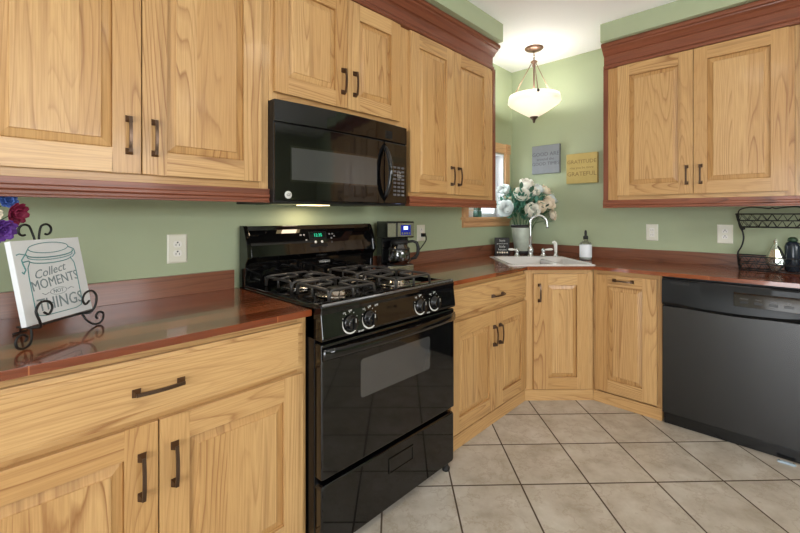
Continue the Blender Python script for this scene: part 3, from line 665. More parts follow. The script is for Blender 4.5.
# control panel with bullnose
mb = MB(); prof = [(-0.60, 0.803), (-0.705, 0.803), (-0.709, 0.815), (-0.698, 0.900), (-0.700, 0.912), (-0.700, 0.924), (-0.692, 0.934), (-0.678, 0.938), (-0.650, 0.936), (-0.60, 0.930)]
mb.prism(prof, 0.0, RW-0.006); cp = mb.build('control_panel', BLACK, rg, 0.004, 3)
mb = MB(); mb.tube([(0.006, -0.6935, 0.9325), (RW-0.012, -0.6935, 0.9325)], 0.006, 8); tr = mb.build('panel_highlight', plain('painted_edge_highlight', (120, 120, 122), 0.2, metal=0.7), cp)  # pale tube draws the bright highlight along the bullnose edge
KX = [(0.128, 'left'), (0.224, ''), (0.528, ''), (0.628, '')]
for kx, _ in KX:
    kz = 0.852; ky = -0.7045+0.0
    mb = MB(); mb.lathe([(0.030, 0), (0.030, 0.004), (0.026, 0.008), (0.024, 0.022), (0.021, 0.026), (0.001, 0.026)], (kx, ky, kz), 28, axis='y')
    mb.box(kx-0.006, kx+0.006, ky-0.034, ky-0.02, kz-0.022, kz+0.022); kn = mb.build('burner_knob', BLACK2, rg, 0.0015)
    mb = MB(); mb.box(kx-0.001, kx+0.001, ky-0.0345, ky-0.0338, kz+0.006, kz+0.021); mb.build('pointer', PRINT, kn)
    mb = MB(); n = 22
    for q in range(n):      # printed graduated arc, thicker towards HI
        a0 = math.radians(165+q*150/n); a1 = math.radians(165+(q+1)*150/n); w0 = 0.0015+0.004*min(1, q/8)*min(1, (n-q)/5+0.3)
        r0, r1 = 0.036, 0.036+w0
        Q = [(kx+r*math.cos(a), kz+r*math.sin(a)) for r, a in ((r0, a0), (r1, a0), (r1, a1), (r0, a1))]
        mb.face([(p[0], -0.7092+(p[1]-0.815)*0.13-0.0006, p[1]) for p in Q])
    for a in (0, 30, 60, 90, 120, 150, 330):
        a = math.radians(a); Q = [(kx+r*math.cos(a+e), kz+r*math.sin(a+e)) for r, e in ((0.037, -0.03), (0.041, -0.03), (0.041, 0.03), (0.037, 0.03))]
        mb.face([(p[0], -0.7092+(p[1]-0.815)*0.13-0.0006, p[1]) for p in Q])
    mb.build('dial_marking', PRINT, cp)
    text('dial_lettering', 'OFF', 0.010, PRINT, cp, F_(kx, -0.7036, 0.897)); text('dial_lettering', 'LO', 0.009, PRINT, cp, F_(kx-0.028, -0.7036, 0.892))
for x, w_ in ((0.176, 'FRONT'), (0.578, 'REAR')): text('dial_lettering', w_, 0.009, PRINT, cp, F_(x, -0.711, 0.812))
text('dial_lettering', 'LITE', 0.010, PRINT, cp, F_(0.262, -0.7034, 0.897))
# cooktop
mb = MB(); mb.box(0.0, RW, -0.66, -0.06, 0.900, 0.918); 
mb.box(0, 0.018, -0.66, -0.06, 0.918, 0.931); mb.box(RW-0.018, RW, -0.66, -0.06, 0.918, 0.931); mb.box(0.018, RW-0.018, -0.66, -0.64, 0.918, 0.931)
ct = mb.build('cooktop', BLACK, rg, 0.003)
BX = (0.215, 0.585); BY = (-0.215, -0.495)
for bx in BX:
    for by in BY:
        mb = MB(); mb.lathe([(0.088, 0.9185), (0.088, 0.923), (0.080, 0.925), (0.060, 0.9195), (0.045, 0.9195), (0.040, 0.935), (0.034, 0.940), (0.030, 0.940)], (bx, by, 0), 28, cap=True); bb = mb.build('burner', BURN, rg)
        mb = MB(); mb.lathe([(0.036, 0.9402), (0.038, 0.944), (0.036, 0.949), (0.001, 0.950)], (bx, by, 0), 24); mb.build('burner_cap', BLACKM, bb)
        g = 0.118; zt = 0.966; r = 0.0062
        mb = MB()
        def bar(P, rr=r): mb.tube(P, rr, 6)
        corners = [(-g, -g), (g, -g), (g, g), (-g, g)]
        for k in range(4):
            a, b_ = Vector(corners[k]), Vector(corners[(k+1) % 4]); d = (b_-a).normalized()
            a2, b2_ = a+d*0.02, b_-d*0.02
            bar([(bx+a.x, by+a.y, 0.921), (bx+a.x+d.x*0.002, by+a.y+d.y*0.002, 0.95), (bx+a.x+d.x*0.008, by+a.y+d.y*0.008, zt-0.004), (bx+a2.x, by+a2.y, zt), (bx+b2_.x, by+b2_.y, zt), (bx+b_.x-d.x*0.008, by+b_.y-d.y*0.008, zt-0.004), (bx+b_.x, by+b_.y, 0.921)])
            m2 = (a+b_)/2; c_ = m2*0.20
            bar([(bx+m2.x, by+m2.y, 0.925), (bx+m2.x, by+m2.y, zt), (bx+m2.x*0.6, by+m2.y*0.6, zt+0.004), (bx+c_.x, by+c_.y, zt+0.002)], 0.0058)
        mb.build('grate', CAST, rg)
# backguard
mb = MB()
prof = [(-0.022, 0.905), (-0.070, 0.905), (-0.075, 0.93), (-0.078, 1.035), (-0.096, 1.050), (-0.103, 1.060), (-0.094, 1.115), (-0.076, 1.168), (-0.066, 1.186), (-0.062, 1.207), (-0.022, 1.207)]
mb.prism(prof, 0.022, RW-0.022); bg = mb.build('backguard', BLACK, rg, 0.003, 3)
for x0 in (0.0, RW-0.022):
    mb = MB(); mb.prism([(-0.021, 0.905), (-0.078, 0.905), (-0.084, 0.93), (-0.088, 1.03), (-0.112, 1.055), (-0.102, 1.12), (-0.082, 1.175), (-0.070, 1.20), (-0.06, 1.209), (-0.021, 1.209)], x0, x0+0.022); mb.build('end_cap', BLACK, bg, 0.003)
sl_ = math.atan2(0.018, 0.053)
def BGp(x, s_):   # point on the slanted face, s_ in metres up from z=1.095
    z = 1.095+s_; y = -0.0975+(z-1.095)*0.29; return (x, y, z)
MS = lambda x, s_, e=0.001: Matrix.Translation(BGp(x, s_)+Vector((0, -e, 0)) if False else Vector(BGp(x, s_))+Vector((0, -e, -e*0.3))) @ Matrix.Rotation(-0.28, 4, 'X') @ FRONT
def slanted_box(name, x0, x1, s0, s1, th, mat, parent, bev=0.001):
    mb = MB(); c = ((x0+x1)/2, (s0+s1)/2); mb.box(x0-c[0], x1-c[0], s0-c[1], s1-c[1], -0.004, th); mb.xf(MS(c[0], c[1], 0)); return mb.build(name, mat, parent, bev)
cx0 = 0.400
pd = slanted_box('clock_panel', cx0-0.055, cx0+0.055, -0.005, 0.078, 0.0015, BLACKS, bg)
pd['label'] = 'raised clock and oven control pad'
slanted_box('clock_display', cx0-0.046, cx0+0.046, 0.045, 0.072, 0.0025, LCDB, pd, 0)
text('clock_digits', '12:35', 0.024, LCD, pd, MS(cx0, 0.0585, 0.0032))
mb = MB()
for bx, bz in ((-0.02, 0.022), (0.02, 0.022)):
    st = len(mb.v); mb.lathe([(0.007, 0), (0.007, 0.003), (0.001, 0.0035)], (0, 0, 0), 14); mb.xf(MS(cx0+bx, bz, 0.001), st)
mb.build('button', PRINT, pd)
mb = MB()
for bx, bz in ((-0.085, 0.062), (-0.105, 0.062), (-0.075, 0.035), (0.075, 0.062), (0.095, 0.062), (0.085, 0.040), (0.085, 0.02), (0.105, 0.05)):
    st = len(mb.v); mb.box(-0.005, 0.005, -0.004, 0.004, 0, 0.001); mb.xf(MS(cx0+bx, bz, 0.0012), st)
mb.build('keypad_marks', plain('dim_grey_print', (120, 120, 124), 0.5), pd)
text('maker_logo', 'Whirlpool', 0.017, PRINT, bg, F_(0.445, -0.0805, 1.008))
mb = MB(); K = 20
for ph in (0, 1):
    pts_ = [(0.445+0.03*math.cos(a+ph*PI*0.9), -0.0795, 1.010+0.006*math.sin(a+ph*PI*0.9)) for a in [0.2+2.2*k/K for k in range(K)]]; mb.tube(pts_, 0.0006, 5)
mb.build('logo_swoosh', PRINT, bg)

# ------------------------------------------------------------------ microwave
mw = thing('microwave', 'black over-the-range microwave under the short wall cabinet', 'microwave', (0, -2.655, 1.312), R90)
MW, MH = 0.797, 0.432
mb = MB(); mb.box(0.0, MW, -0.362, -0.003, 0.0, MH); mb.build('microwave_body', BLACKM, mw, 0.002)
def bow(u): return -0.372-0.022*math.sin(PI*u)          # gently bowed front
def bowed(name, u0, u1, z0, z1, mat, parent, th=0.0, out=0.0, K=16, bev=0):
    mb = MB(); V = []
    for k in range(K+1):
        u = u0+(u1-u0)*k/K; x = u*MW; yf = bow(u)-out; yb = (-0.3615 if th == 0 else yf+th)
        V += [(x, yf, z0), (x, yf, z1), (x, yb, z1), (x, yb, z0)]
    F = [(k*4+j, k*4+(j+1) % 4, (k+1)*4+(j+1) % 4, (k+1)*4+j) for k in range(K) for j in range(4)]+[(3, 2, 1, 0), (K*4, K*4+1, K*4+2, K*4+3)]
    mb.idx(F, V, smooth=False); return mb.build(name, mat, parent, bev)
vg = bowed('vent_grille', 0.0, 1.0, 0.339, MH, BLACK, mw, bev=0.003)
dw_ = bowed('microwave_door', 0.002, 0.765, 0.010, 0.334, BLACK, mw, bev=0.003)
bowed('door_window', 0.085, 0.705, 0.090, 0.245, GLASSB, dw_, th=0.004, out=0.0012)
bowed('door_window_mask', 0.094, 0.695, 0.099, 0.236, plain('window_mesh_screen', (62, 62, 62), 0.06, coat=0.5), dw_, th=0.002, out=0.0018)
kp = bowed('control_side', 0.768, 0.998, 0.010, 0.334, BLACK, mw, bev=0.003)
# handle: tall bowed bar
hy = bow(0.79)-0.001; hx = 0.775*MW
pts_ = [(hx-0.008+0.004*math.sin(PI*k/16), hy+0.004-0.052*math.sin(PI*k/16)**0.7, 0.030+0.285*k/16) for k in range(17)]
mb = MB(); mb.tube(pts_, [0.010+0.003*math.sin(PI*k/16) for k in range(17)], 10); mb.build('door_handle', BLACK, dw_)
KB = plain('keypad_grey', (92, 92, 96), 0.45)
mb = MB(); 
for r_ in range(8):
    for c_ in range(3):
        u = 0.868+c_*0.042; z = 0.205-r_*0.021
        x = u*MW; y = bow(u)-0.0012
        mb.box(x-0.011, x+0.011, y-0.001, y+0.002, z-0.0055, z+0.0055)
mb.build('keypad', KB, kp)
bowed('keypad_display', 0.85, 0.97, 0.232, 0.262, LCDB, kp, th=0.003, out=0.0015)
text('keypad_lettering', '1  2  3\n4  5  6\n7  8  9', 0.012, PRINT, kp, F_(0.91*MW, bow(0.91)-0.0032, 0.165))
mb = MB(); mb.lathe([(0.0165, 0), (0.0165, 0.0018), (0.0150, 0.0024), (0.001, 0.0024)], (0.075*MW, bow(0.075)-0.0005, 0.034), 28, axis='y'); lg = mb.build('logo_badge', PRINT, dw_); lg['label'] = 'small round silver logo badge'
text('badge_letters', 'GE', 0.016, SLOT, lg, F_(0.075*MW, bow(0.075)-0.0034, 0.034), shear=0.3)
mb = MB()
for q in range(12): mb.box(0.60+q*0.006, 0.603+q*0.006, bow(0.8)-0.0015, bow(0.8)+0.003, 0.352, 0.392)
mb.build('vent_slots', BLACKM, vg)
LAMPL = plain('cooktop_lamp_lens', (255, 240, 210), 0.3, emit=(255, 226, 170), es=3)
mb = MB(); mb.box(0.26, 0.40, -0.20, -0.11, -0.004, 0.001); mb.build('lamp_lens', LAMPL, mw, 0.001)
for fx in (0.06, 0.58):
    mb = MB(); mb.box(fx, fx+0.14, -0.30, -0.08, -0.003, 0.001); mb.build('grease_filter', STEEL, mw)
ll = bpy.data.lights.new('cooktop_light', 'AREA'); ll.size = 0.09; ll.energy = 0.55; ll.color = (1, 0.78, 0.55)
lo = bpy.data.objects.new('cooktop_light', ll); COL.objects.link(lo); lo.location = (0.13, -2.325, 1.303)

# ------------------------------------------------------------------ dishwasher
dwr = thing('dishwasher', 'black built-in dishwasher under the counter with the wire rack', 'dishwasher', (1.353, 0, 0), 0)
DWW = 0.67
mb = MB(); mb.box(0.002, DWW-0.002, -0.60, -0.03, 0.002, 0.885); mb.build('tub', BLACKM, dwr)
mb = MB(); mb.box(0.008, DWW-0.002, -0.628, -0.60, 0.002, 0.046); mb.box(0.008, DWW-0.002, -0.634, -0.60, 0.046, 0.066); mb.build('toe_panel', BLACK2, dwr, 0.002)
mb = MB(); mb.box(0.0, DWW-0.002, -0.640, -0.601, 0.068, 0.712); dd = mb.build('dishwasher_door', plain('brushed_black_door', (14, 15, 17), 0.27, spec=0.9), dwr, 0.004)
K = 24; mb = MB(); V = []
for k in range(K+1):       # control fascia whose lower lip sweeps out over the finger recess
    u = k/K; x = u*(DWW-0.002); lip = max(0, math.sin(PI*min(1, max(0, (u-0.12)/0.76))))**0.6
    V += [(x, -0.602, 0.878), (x, -0.642, 0.878), (x, -0.650, 0.868), (x, -0.654-0.004*lip, 0.76), (x, -0.654-0.010*lip, 0.738-0.014*lip), (x, -0.642-0.002*lip, 0.722-0.018*lip), (x, -0.602, 0.718)]
F = [(k*7+j, k*7+(j+1) % 7, (k+1)*7+(j+1) % 7, (k+1)*7+j) for k in range(K) for j in range(7)]+[tuple(range(7))[::-1], tuple(K*7+j for j in range(7))]
mb.idx(F, V); cf = mb.build('control_fascia', BLACKS, dwr)
bm_ = cf.modifiers.new('edge', 'EDGE_SPLIT'); bm_.split_angle = math.radians(35)
mb = MB(); 
mb.box(0.045, 0.135, -0.6535, -0.648, 0.850, 0.862); mb.build('vent_slot', BLACKM, cf)
mb = MB(); mb.box(0.335, 0.66, -0.6582, -0.650, 0.765, 0.842); cpd = mb.build('button_panel', GLASSB, cf, 0.002)
mb = MB()
for k in range(5): mb.box(0.36+k*0.058, 0.395+k*0.058, -0.6595, -0.6578, 0.784, 0.798)
mb.build('button', BLACK2, cpd, 0.001)
for k, w_ in enumerate(('Normal', 'Heavy', 'Rinse', 'Dry', 'Start')): text('button_lettering', w_, 0.011, KB, cpd, F_(0.378+k*0.058, -0.6588, 0.810))
mb = MB(); mb.box(0.0, 0.0, 0, 0, 0, 0) if False else None
# slip of clear plastic on the floor by the toe panel
ob = thing('plastic_clip', 'small clear blue plastic clip on the floor by the dishwasher toe', 'clip', (1.895, -0.668, 0.0), math.radians(4))
mb = MB(); P = rrect(-0.036, 0.036, -0.011, 0.011, 0.010, 4); n = len(P)
mb.idx([tuple(range(n))[::-1], tuple(range(n, 2*n))]+[(k, (k+1) % n, n+(k+1) % n, n+k) for k in range(n)], [(p[0], p[1], 0.0005) for p in P]+[(p[0]*0.96, p[1]*0.9, 0.009) for p in P], smooth=False); mb.build('clip_body', CLEARB, ob, 0.002)
mb = MB()
for sx in (-1, 1): mb.lathe([(0.004, 0.009), (0.004, 0.0105), (0.001, 0.0108)], (sx*0.027, 0, 0), 12)
mb.build('screw', STEEL, ob)

# ------------------------------------------------------------------ outlets and switch
def outlet(label, loc, rz, kind='duplex', sx=0.079, sz=0.124, group=None):
    t = thing('wall_outlet' if kind != 'switch' else 'light_switch', label, 'outlet' if kind != 'switch' else 'switch', loc, rz, group)
    mb = MB(); b = 0.006
    lo = [(-sx/2, -0.001, -sz/2), (sx/2, -0.001, -sz/2), (sx/2, -0.001, sz/2), (-sx/2, -0.001, sz/2)]; md = [(p[0], -0.003, p[2]) for p in lo]
    hi = [(p[0]*(1-2*b/sx), -0.0065, p[2]*(1-2*b/sz)) for p in lo]
    mb.idx([(0, 1, 2, 3), (0, 4, 5, 1), (1, 5, 6, 2), (2, 6, 7, 3), (3, 7, 4, 0), (4, 8, 9, 5), (5, 9, 10, 6), (6, 10, 11, 7), (7, 11, 8, 4), (11, 10, 9, 8)], lo+md+hi, smooth=False); mb.build('cover_plate', IVORY, t)
    if kind == 'duplex':
        for dz in (0.0195, -0.0195):
            mb = MB(); P = [(0.0172*math.cos(a), max(-0.0135, min(0.0135, 0.0172*math.sin(a)))) for a in [2*PI*k/24 for k in range(24)]]; n = 24
            mb.idx([tuple(range(n)), tuple(range(n, 2*n))[::-1]]+[(k, n+k, n+(k+1) % n, (k+1) % n) for k in range(n)], [(p[0], -0.0082, p[1]+dz) for p in P]+[(p[0], -0.006, p[1]+dz) for p in P], smooth=False); rc = mb.build('receptacle', WHITE, t)
            mb = MB(); mb.box(-0.0075, -0.0055, -0.0088, -0.008, dz-0.007, dz+0.002); mb.box(0.0055, 0.0075, -0.0088, -0.008, dz-0.007, dz+0.002); mb.lathe([(0.0034, 0), (0.0034, 0.0006)], (0, -0.0082, dz+0.0075), 10, axis='y'); mb.build('slot', SLOT, rc)
        mb = MB(); mb.lathe([(0.003, 0), (0.003, 0.0012), (0.001, 0.0016)], (0, -0.0065, 0), 12, axis='y'); mb.build('screw', IVORY, t)
    else:
        mb = MB(); mb.box(-0.0165, 0.0165, -0.0085, -0.006, -0.033, 0.033); rc = mb.build('receptacle', WHITE, t, 0.001)
        mb = MB()
        for dz in (0.018, -0.018):
            mb.box(-0.0075, -0.0055, -0.0092, -0.0084, dz-0.005, dz+0.004); mb.box(0.0055, 0.0075, -0.0092, -0.0084, dz-0.005, dz+0.004)
        mb.build('slot', SLOT, rc)
        mb = MB(); mb.box(-0.008, 0.008, -0.0098, -0.0084, -0.007, -0.001); mb.box(-0.008, 0.008, -0.0098, -0.0084, 0.001, 0.007); mb.build('test_button', IVORY, rc, 0.0004)
    return t
outlet('ivory duplex outlet on the wall left of the stove', (0.0, -2.911, 1.115), R90)
outlet('ivory duplex outlet behind the coffee maker', (0.0, -1.32, 1.132), R90, sx=0.085, sz=0.115)
outlet('white safety outlet nearest the soap bottle', (1.166, 0, 1.130), 0, 'gfci')
outlet('white duplex outlet nearest the wire rack', (1.595, 0, 1.131), 0, sx=0.085, sz=0.128)

# ------------------------------------------------------------------ coffee maker
cmx = thing('coffee_maker', 'black and stainless drip coffee maker on the counter right of the stove', 'coffee maker', (0.185, -1.832, ZK), math.radians(72))
CW = 0.185; CH = 0.308
mb = MB(); mb.box(0, CW, 0.0, 0.150, 0.0, 0.045); mb.box(0.0, CW, 0.075, 0.150, 0.045, CH-0.1); mb.build('coffee_maker_body', BLACK2, cmx, 0.006)
mb = MB(); mb.box(0.0, CW, 0.0, 0.150, CH-0.1, CH); hd_ = mb.build('brewer_head', BLACK2, cmx, 0.004)
mb = MB(); mb.box(0.003, CW-0.003, -0.003, 0.001, CH-0.094, CH-0.010); sf = mb.build('steel_fascia', STEEL, hd_, 0.002)
mb = MB(); mb.box(0.058, 0.070, -0.004, 0, CH-0.094, CH-0.010); mb.build('fascia_gap', BLACKM, sf)
mb = MB(); mb.box(0.092, 0.160, -0.005, 0, CH-0.084, CH-0.022); dp = mb.build('control_display', BLUE, sf, 0.002)
mb = MB(); mb.box(0.110, 0.138, -0.0062, -0.004, CH-0.050, CH-0.030); mb.build('clock_screen', BLUEW, dp)
mb = MB()
for k in range(4): mb.box(0.096+k*0.016, 0.106+k*0.016, -0.0064, -0.004, CH-0.080, CH-0.066)
mb.build('button', STEEL, dp, 0.0008)
mb = MB(); mb.box(0.004, CW-0.004, -0.003, 0.001, 0.004, 0.040); mb.build('steel_base_band', STEEL, cmx, 0.002)
mb = MB(); mb.lathe([(0.062, 0.0), (0.062, 0.006), (0.002, 0.007)], (0.082, 0.030, 0.044), 28); mb.build('hot_plate', BLACKM, cmx)
# the carafe lifts off its plate
cr_ = Matrix.Rotation(math.radians(72), 4, 'Z') @ Vector((0.082, 0.000, 0.051))
cf2 = thing('coffee_carafe', 'glass coffee carafe with black handle on the coffee maker plate', 'carafe', Vector((0.185, -1.832, ZK))+cr_, math.radians(72))
mb = MB(); mb.lathe([(0.050, 0.001), (0.060, 0.004), (0.066, 0.03), (0.067, 0.06), (0.062, 0.09), (0.052, 0.115), (0.048, 0.128)], n=28, cap=False); mb.build('glass_body', GLASSD, cf2)
mb = MB(); mb.lathe([(0.064, 0.088), (0.0655, 0.088), (0.063, 0.098), (0.0615, 0.098)], n=28, cap=False); mb.lathe([(0.050, 0.120), (0.052, 0.120), (0.052, 0.140), (0.030, 0.146), (0.001, 0.146)], n=28, cap=False); mb.build('lid', BLACKM, cf2)
mb = MB(); mb.tube([(0.048, -0.02, 0.132), (0.075, -0.032, 0.138), (0.098, -0.042, 0.128), (0.106, -0.046, 0.10), (0.104, -0.044, 0.06), (0.092, -0.038, 0.035), (0.064, -0.026, 0.03)], [0.008, 0.009, 0.010, 0.010, 0.010, 0.009, 0.007], 10); mb.build('handle', BLACKM, cf2)
mb = MB(); pts_ = [(0.004, -1.315, 1.118), (0.035, -1.315, 1.118), (0.06, -1.33, 1.11), (0.075, -1.35, 1.08), (0.070, -1.40, 1.03), (0.06, -1.46, 0.975), (0.055, -1.52, 0.93), (0.055, -1.57, 0.9195), (0.06, -1.63, 0.9195)]
sm = []
for k in range(len(pts_)-1):
    p0, p1, p2, p3 = [Vector(pts_[max(0, min(len(pts_)-1, k+q))]) for q in (-1, 0, 1, 2)]
    for q in range(5):
        u = q/5; sm.append(0.5*((2*p1)+(p2-p0)*u+(2*p0-5*p1+4*p2-p3)*u*u+(3*p1-p0-3*p2+p3)*u**3))
sm.append(Vector(pts_[-1])); inv = cmx.matrix_basis.inverted()
mb.tube(sm, 0.0035, 8); mb.box(0.009, 0.035, -1.328, -1.302, 1.106, 1.130); cdm = Matrix.Translation((0.185, -1.832, ZK)) @ Matrix.Rotation(math.radians(72), 4, 'Z'); mb.xf(cdm.inverted()); mb.build('power_cord', BLACKM, cmx)

# ------------------------------------------------------------------ jar plaque on its scroll easel
BL = Vector((0.45, -3.403, 0.964)); BR = Vector((0.31, -3.245, 0.964)); ea = math.atan2(BR.y-BL.y, BR.x-BL.x)
mid = (BL+BR)/2; PW = (BR-BL).length; tilt = math.radians(-11.9)
pq = thing('jar_plaque', 'white square plaque printed with a teal jar, leaning on a scroll easel', 'plaque', (mid.x, mid.y, 0.9635), ea)
pq.rotation_euler = (tilt, 0, ea)
H_ = 0.232; mb = MB(); mb.box(-PW/2, PW/2, 0, 0.016, 0, H_); mb.build('board', CANV, pq, 0.001)
mb = MB(); e = -0.0006
def stroke(P, w, m_=None):
    w = w*1.1
    (m_ or mb).tube([(p[0], e, p[1]) for p in P], w, 5)
def ell(cx, cz, rx, rz, a0=0, a1=360, n=28): return [(cx+rx*math.cos(math.radians(a0+(a1-a0)*k/n)), cz+rz*math.sin(math.radians(a0+(a1-a0)*k/n))) for k in range(n+1)]
sx = PW/0.226
stroke(ell(0.0, 0.207, 0.062, 0.015), 0.0010); stroke(ell(0.002, 0.192, 0.073, 0.013, 170, 370), 0.0014); stroke(ell(0.002, 0.184, 0.070, 0.012, 175, 365), 0.0010); stroke(ell(0, 0.174, 0.066, 0.012, 180, 360), 0.0013)
stroke([(-0.062, 0.207), (-0.073, 0.192), (-0.088, 0.196), (-0.097, 0.193)], 0.0013); stroke([(-0.073, 0.192), (-0.085, 0.178), (-0.083, 0.165), (-0.079, 0.150), (-0.086, 0.140), (-0.090, 0.146)], 0.0016); stroke([(-0.066, 0.174), (-0.083, 0.172)], 0.0016); stroke([(0.062, 0.205), (0.080, 0.196), (0.082, 0.182), (0.070, 0.172)], 0.0013)
stroke([(-0.064, 0.170), (-0.072, 0.155), (-0.074, 0.13), (-0.074, 0.04), (-0.068, 0.022), (-0.05, 0.017), (0.05, 0.017), (0.068, 0.022), (0.074, 0.04), (0.074, 0.13), (0.072, 0.155), (0.064, 0.170)], 0.0011)
mb.build('jar_drawing', INKG, pq)
text('plaque_lettering', 'Collect', 0.034, INKD, pq, F_(-0.012, -0.0004, 0.138) @ Matrix.Rotation(0.16, 4, 'Z'), shear=0.35)
text('plaque_lettering', 'MOMENTS', 0.0345, INKD, pq, F_(0.002, -0.0004, 0.108) @ Matrix.Rotation(0.10, 4, 'Z') @ Matrix.Diagonal((0.92, 1.15, 1, 1)))
text('plaque_lettering', 'NOT', 0.015, INKD, pq, F_(0.004, -0.0004, 0.078))
text('plaque_lettering', 'THINGS', 0.043, INKD, pq, F_(0.006, -0.0004, 0.046) @ Matrix.Diagonal((0.95, 1.15, 1, 1)))
mb = MB(); stroke(ell(0.004, 0.078, 0.026, 0.010), 0.0006); stroke([(0.034, 0.078), (0.045, 0.082), (0.054, 0.078)], 0.0008); stroke([(-0.026, 0.078), (-0.037, 0.074), (-0.046, 0.079)], 0.0008); mb.build('printed_flourish', INKD, pq)
es = thing('scroll_easel', 'black wrought-iron scroll easel holding the jar plaque on the left counter', 'easel', (mid.x, mid.y, ZK), ea)
def spiral(c, r0, r1, a0, turns, n=26, plane='xz', y=0, yz_dir=1):
    P = []
    for k in range(n+1):
        u = k/n; a = a0+turns*2*PI*u; r = r0+(r1-r0)*u; P.append((c[0]+r*math.cos(a), y, c[1]+r*math.sin(a)))
    return P
WR = 0.0032
mb = MB()
def smooth(pts, n=6):
    out = []
    for k in range(len(pts)-1):
        p0, p1, p2, p3 = [Vector(pts[max(0, min(len(pts)-1, k+q))]) for q in (-1, 0, 1, 2)]
        for q in range(n):
            u = q/n; out.append(0.5*((2*p1)+(p2-p0)*u+(2*p0-5*p1+4*p2-p3)*u*u+(3*p1-p0-3*p2+p3)*u**3))
    out.append(Vector(pts[-1])); return out
zl = 0.046      # ledge height
# back uprights ending in outward curls above the board
for sgn in (-1, 1):
    back = [(sgn*0.030, 0.030, zl), (sgn*0.020, 0.045, 0.12), (sgn*0.006, 0.070, 0.225), (sgn*0.006, 0.078, 0.27), (sgn*0.012, 0.082, 0.298)]
    cu = [(sgn*(0.034-0.022*math.cos(a)*(1-0.10*a)), 0.083, 0.300+0.022*math.sin(a)*(1-0.10*a)) for a in [0.3+k*0.32 for k in range(16)]]
    mb.tube(smooth(back+cu[1:], 3), WR, 6)
# ledge bar, front upward curls that stop the board, and front feet curls
mb.tube([(-0.105, -0.004, zl), (0.105, -0.004, zl)], WR, 6)
mb.tube([(-0.045, 0.030, zl), (0.045, 0.030, zl)], WR, 6)
for sgn in (-1, 1):
    x = -0.098 if sgn < 0 else 0.060
    mb.tube([(x, 0.035, zl), (x, -0.004, zl)], WR, 6)
    P = [(x, -0.004, zl), (x, -0.030, zl+0.002), (x+sgn*0.010, -0.038, zl+0.020), (x+sgn*0.018, -0.036, zl+0.048), (x+sgn*0.004, -0.034, zl+0.068), (x-sgn*0.020, -0.034, zl+0.066), (x-sgn*0.030, -0.034, zl+0.048), (x-sgn*0.020, -0.034, zl+0.032), (x-sgn*0.006, -0.034, zl+0.040)]
    mb.tube(smooth(P, 5), WR, 6)
    P = [(x, -0.004, zl), (x+sgn*0.006, -0.012, zl-0.020), (x+sgn*0.018, -0.020, 0.010), (x+sgn*0.038, -0.024, 0.0036), (x+sgn*0.056, -0.024, 0.012), (x+sgn*0.058, -0.024, 0.032), (x+sgn*0.042, -0.024, 0.040), (x+sgn*0.030, -0.024, 0.030), (x+sgn*0.036, -0.024, 0.020)]
    mb.tube(smooth(P, 5), WR, 6)
# rear leg
mb.tube([(0, 0.070, 0.225), (0, 0.13, 0.0035)], WR, 6); mb.tube([(-0.02, 0.13, 0.0035), (0.02, 0.13, 0.0035)], WR, 6)
mb.build('easel_frame', BLACKM, es)

# ------------------------------------------------------------------ dried flower bunch at the photo's left edge
vz = thing('flower_vase', 'dark vase at the photo\'s left edge holding purple and magenta flowers', 'vase', (0.27, -3.56, ZK))
mb = MB(); mb.lathe([(0.045, 0), (0.055, 0.02), (0.06, 0.08), (0.045, 0.15), (0.032, 0.19), (0.038, 0.21), (0.034, 0.21), (0.028, 0.19)], n=24); mb.build('vase_body', BLAQ, vz)
def petal(mb, M, L_, Wd, cup, curl, mat=0, n=4):
    V = []; 
    for i in range(n+1):
        u = i/n; w = Wd*math.sin(PI*(0.12+0.80*u))**0.8
        for j in range(4):
            v = j/3*2-1
            V.append(M @ Vector((v*w/2, -cup*(1-v*v)*math.sin(PI*u)*0.8-curl*u*u, L_*u)))
    F = [(i*4+j, i*4+j+1, (i+1)*4+j+1, (i+1)*4+j) for i in range(n) for j in range(3)]
    mb.idx(F, V, mat)
def small_flower(kind_label, loc, d, mat, r=0.03, grp=None, petals=9):
    base = Vector((0.27, -3.56, ZK+0.20)); loc = Vector(loc)
    f = thing('dried_flower', kind_label, 'flower', base, 0, grp)
    rel = loc-base; q = Vector(d).normalized().to_track_quat('Z', 'Y').to_matrix().to_4x4()
    mb = MB()
    for ring, (cnt, rr, op) in enumerate(((petals, r, 1.15), (petals-2, r*0.75, 0.7), (4, r*0.5, 0.3))):
        for k in range(cnt):
            M = Matrix.Translation(rel) @ q @ Matrix.Rotation(2*PI*k/cnt+ring*0.4, 4, 'Z') @ Matrix.Rotation(op+random.uniform(-.1, .1), 4, 'X'); petal(mb, M, rr, rr*0.75, rr*0.12, -rr*0.1)
    b = mb.build('blossom', mat, f); b.modifiers.new('th', 'SOLIDIFY').thickness = 0.0008
    mb = MB(); mb.tube(smooth([(0, 0, -0.12), (rel.x*0.3, rel.y*0.3, rel.z*0.4), rel*0.99], 5), 0.0015, 6); mb.build('stem', STEMG, f)
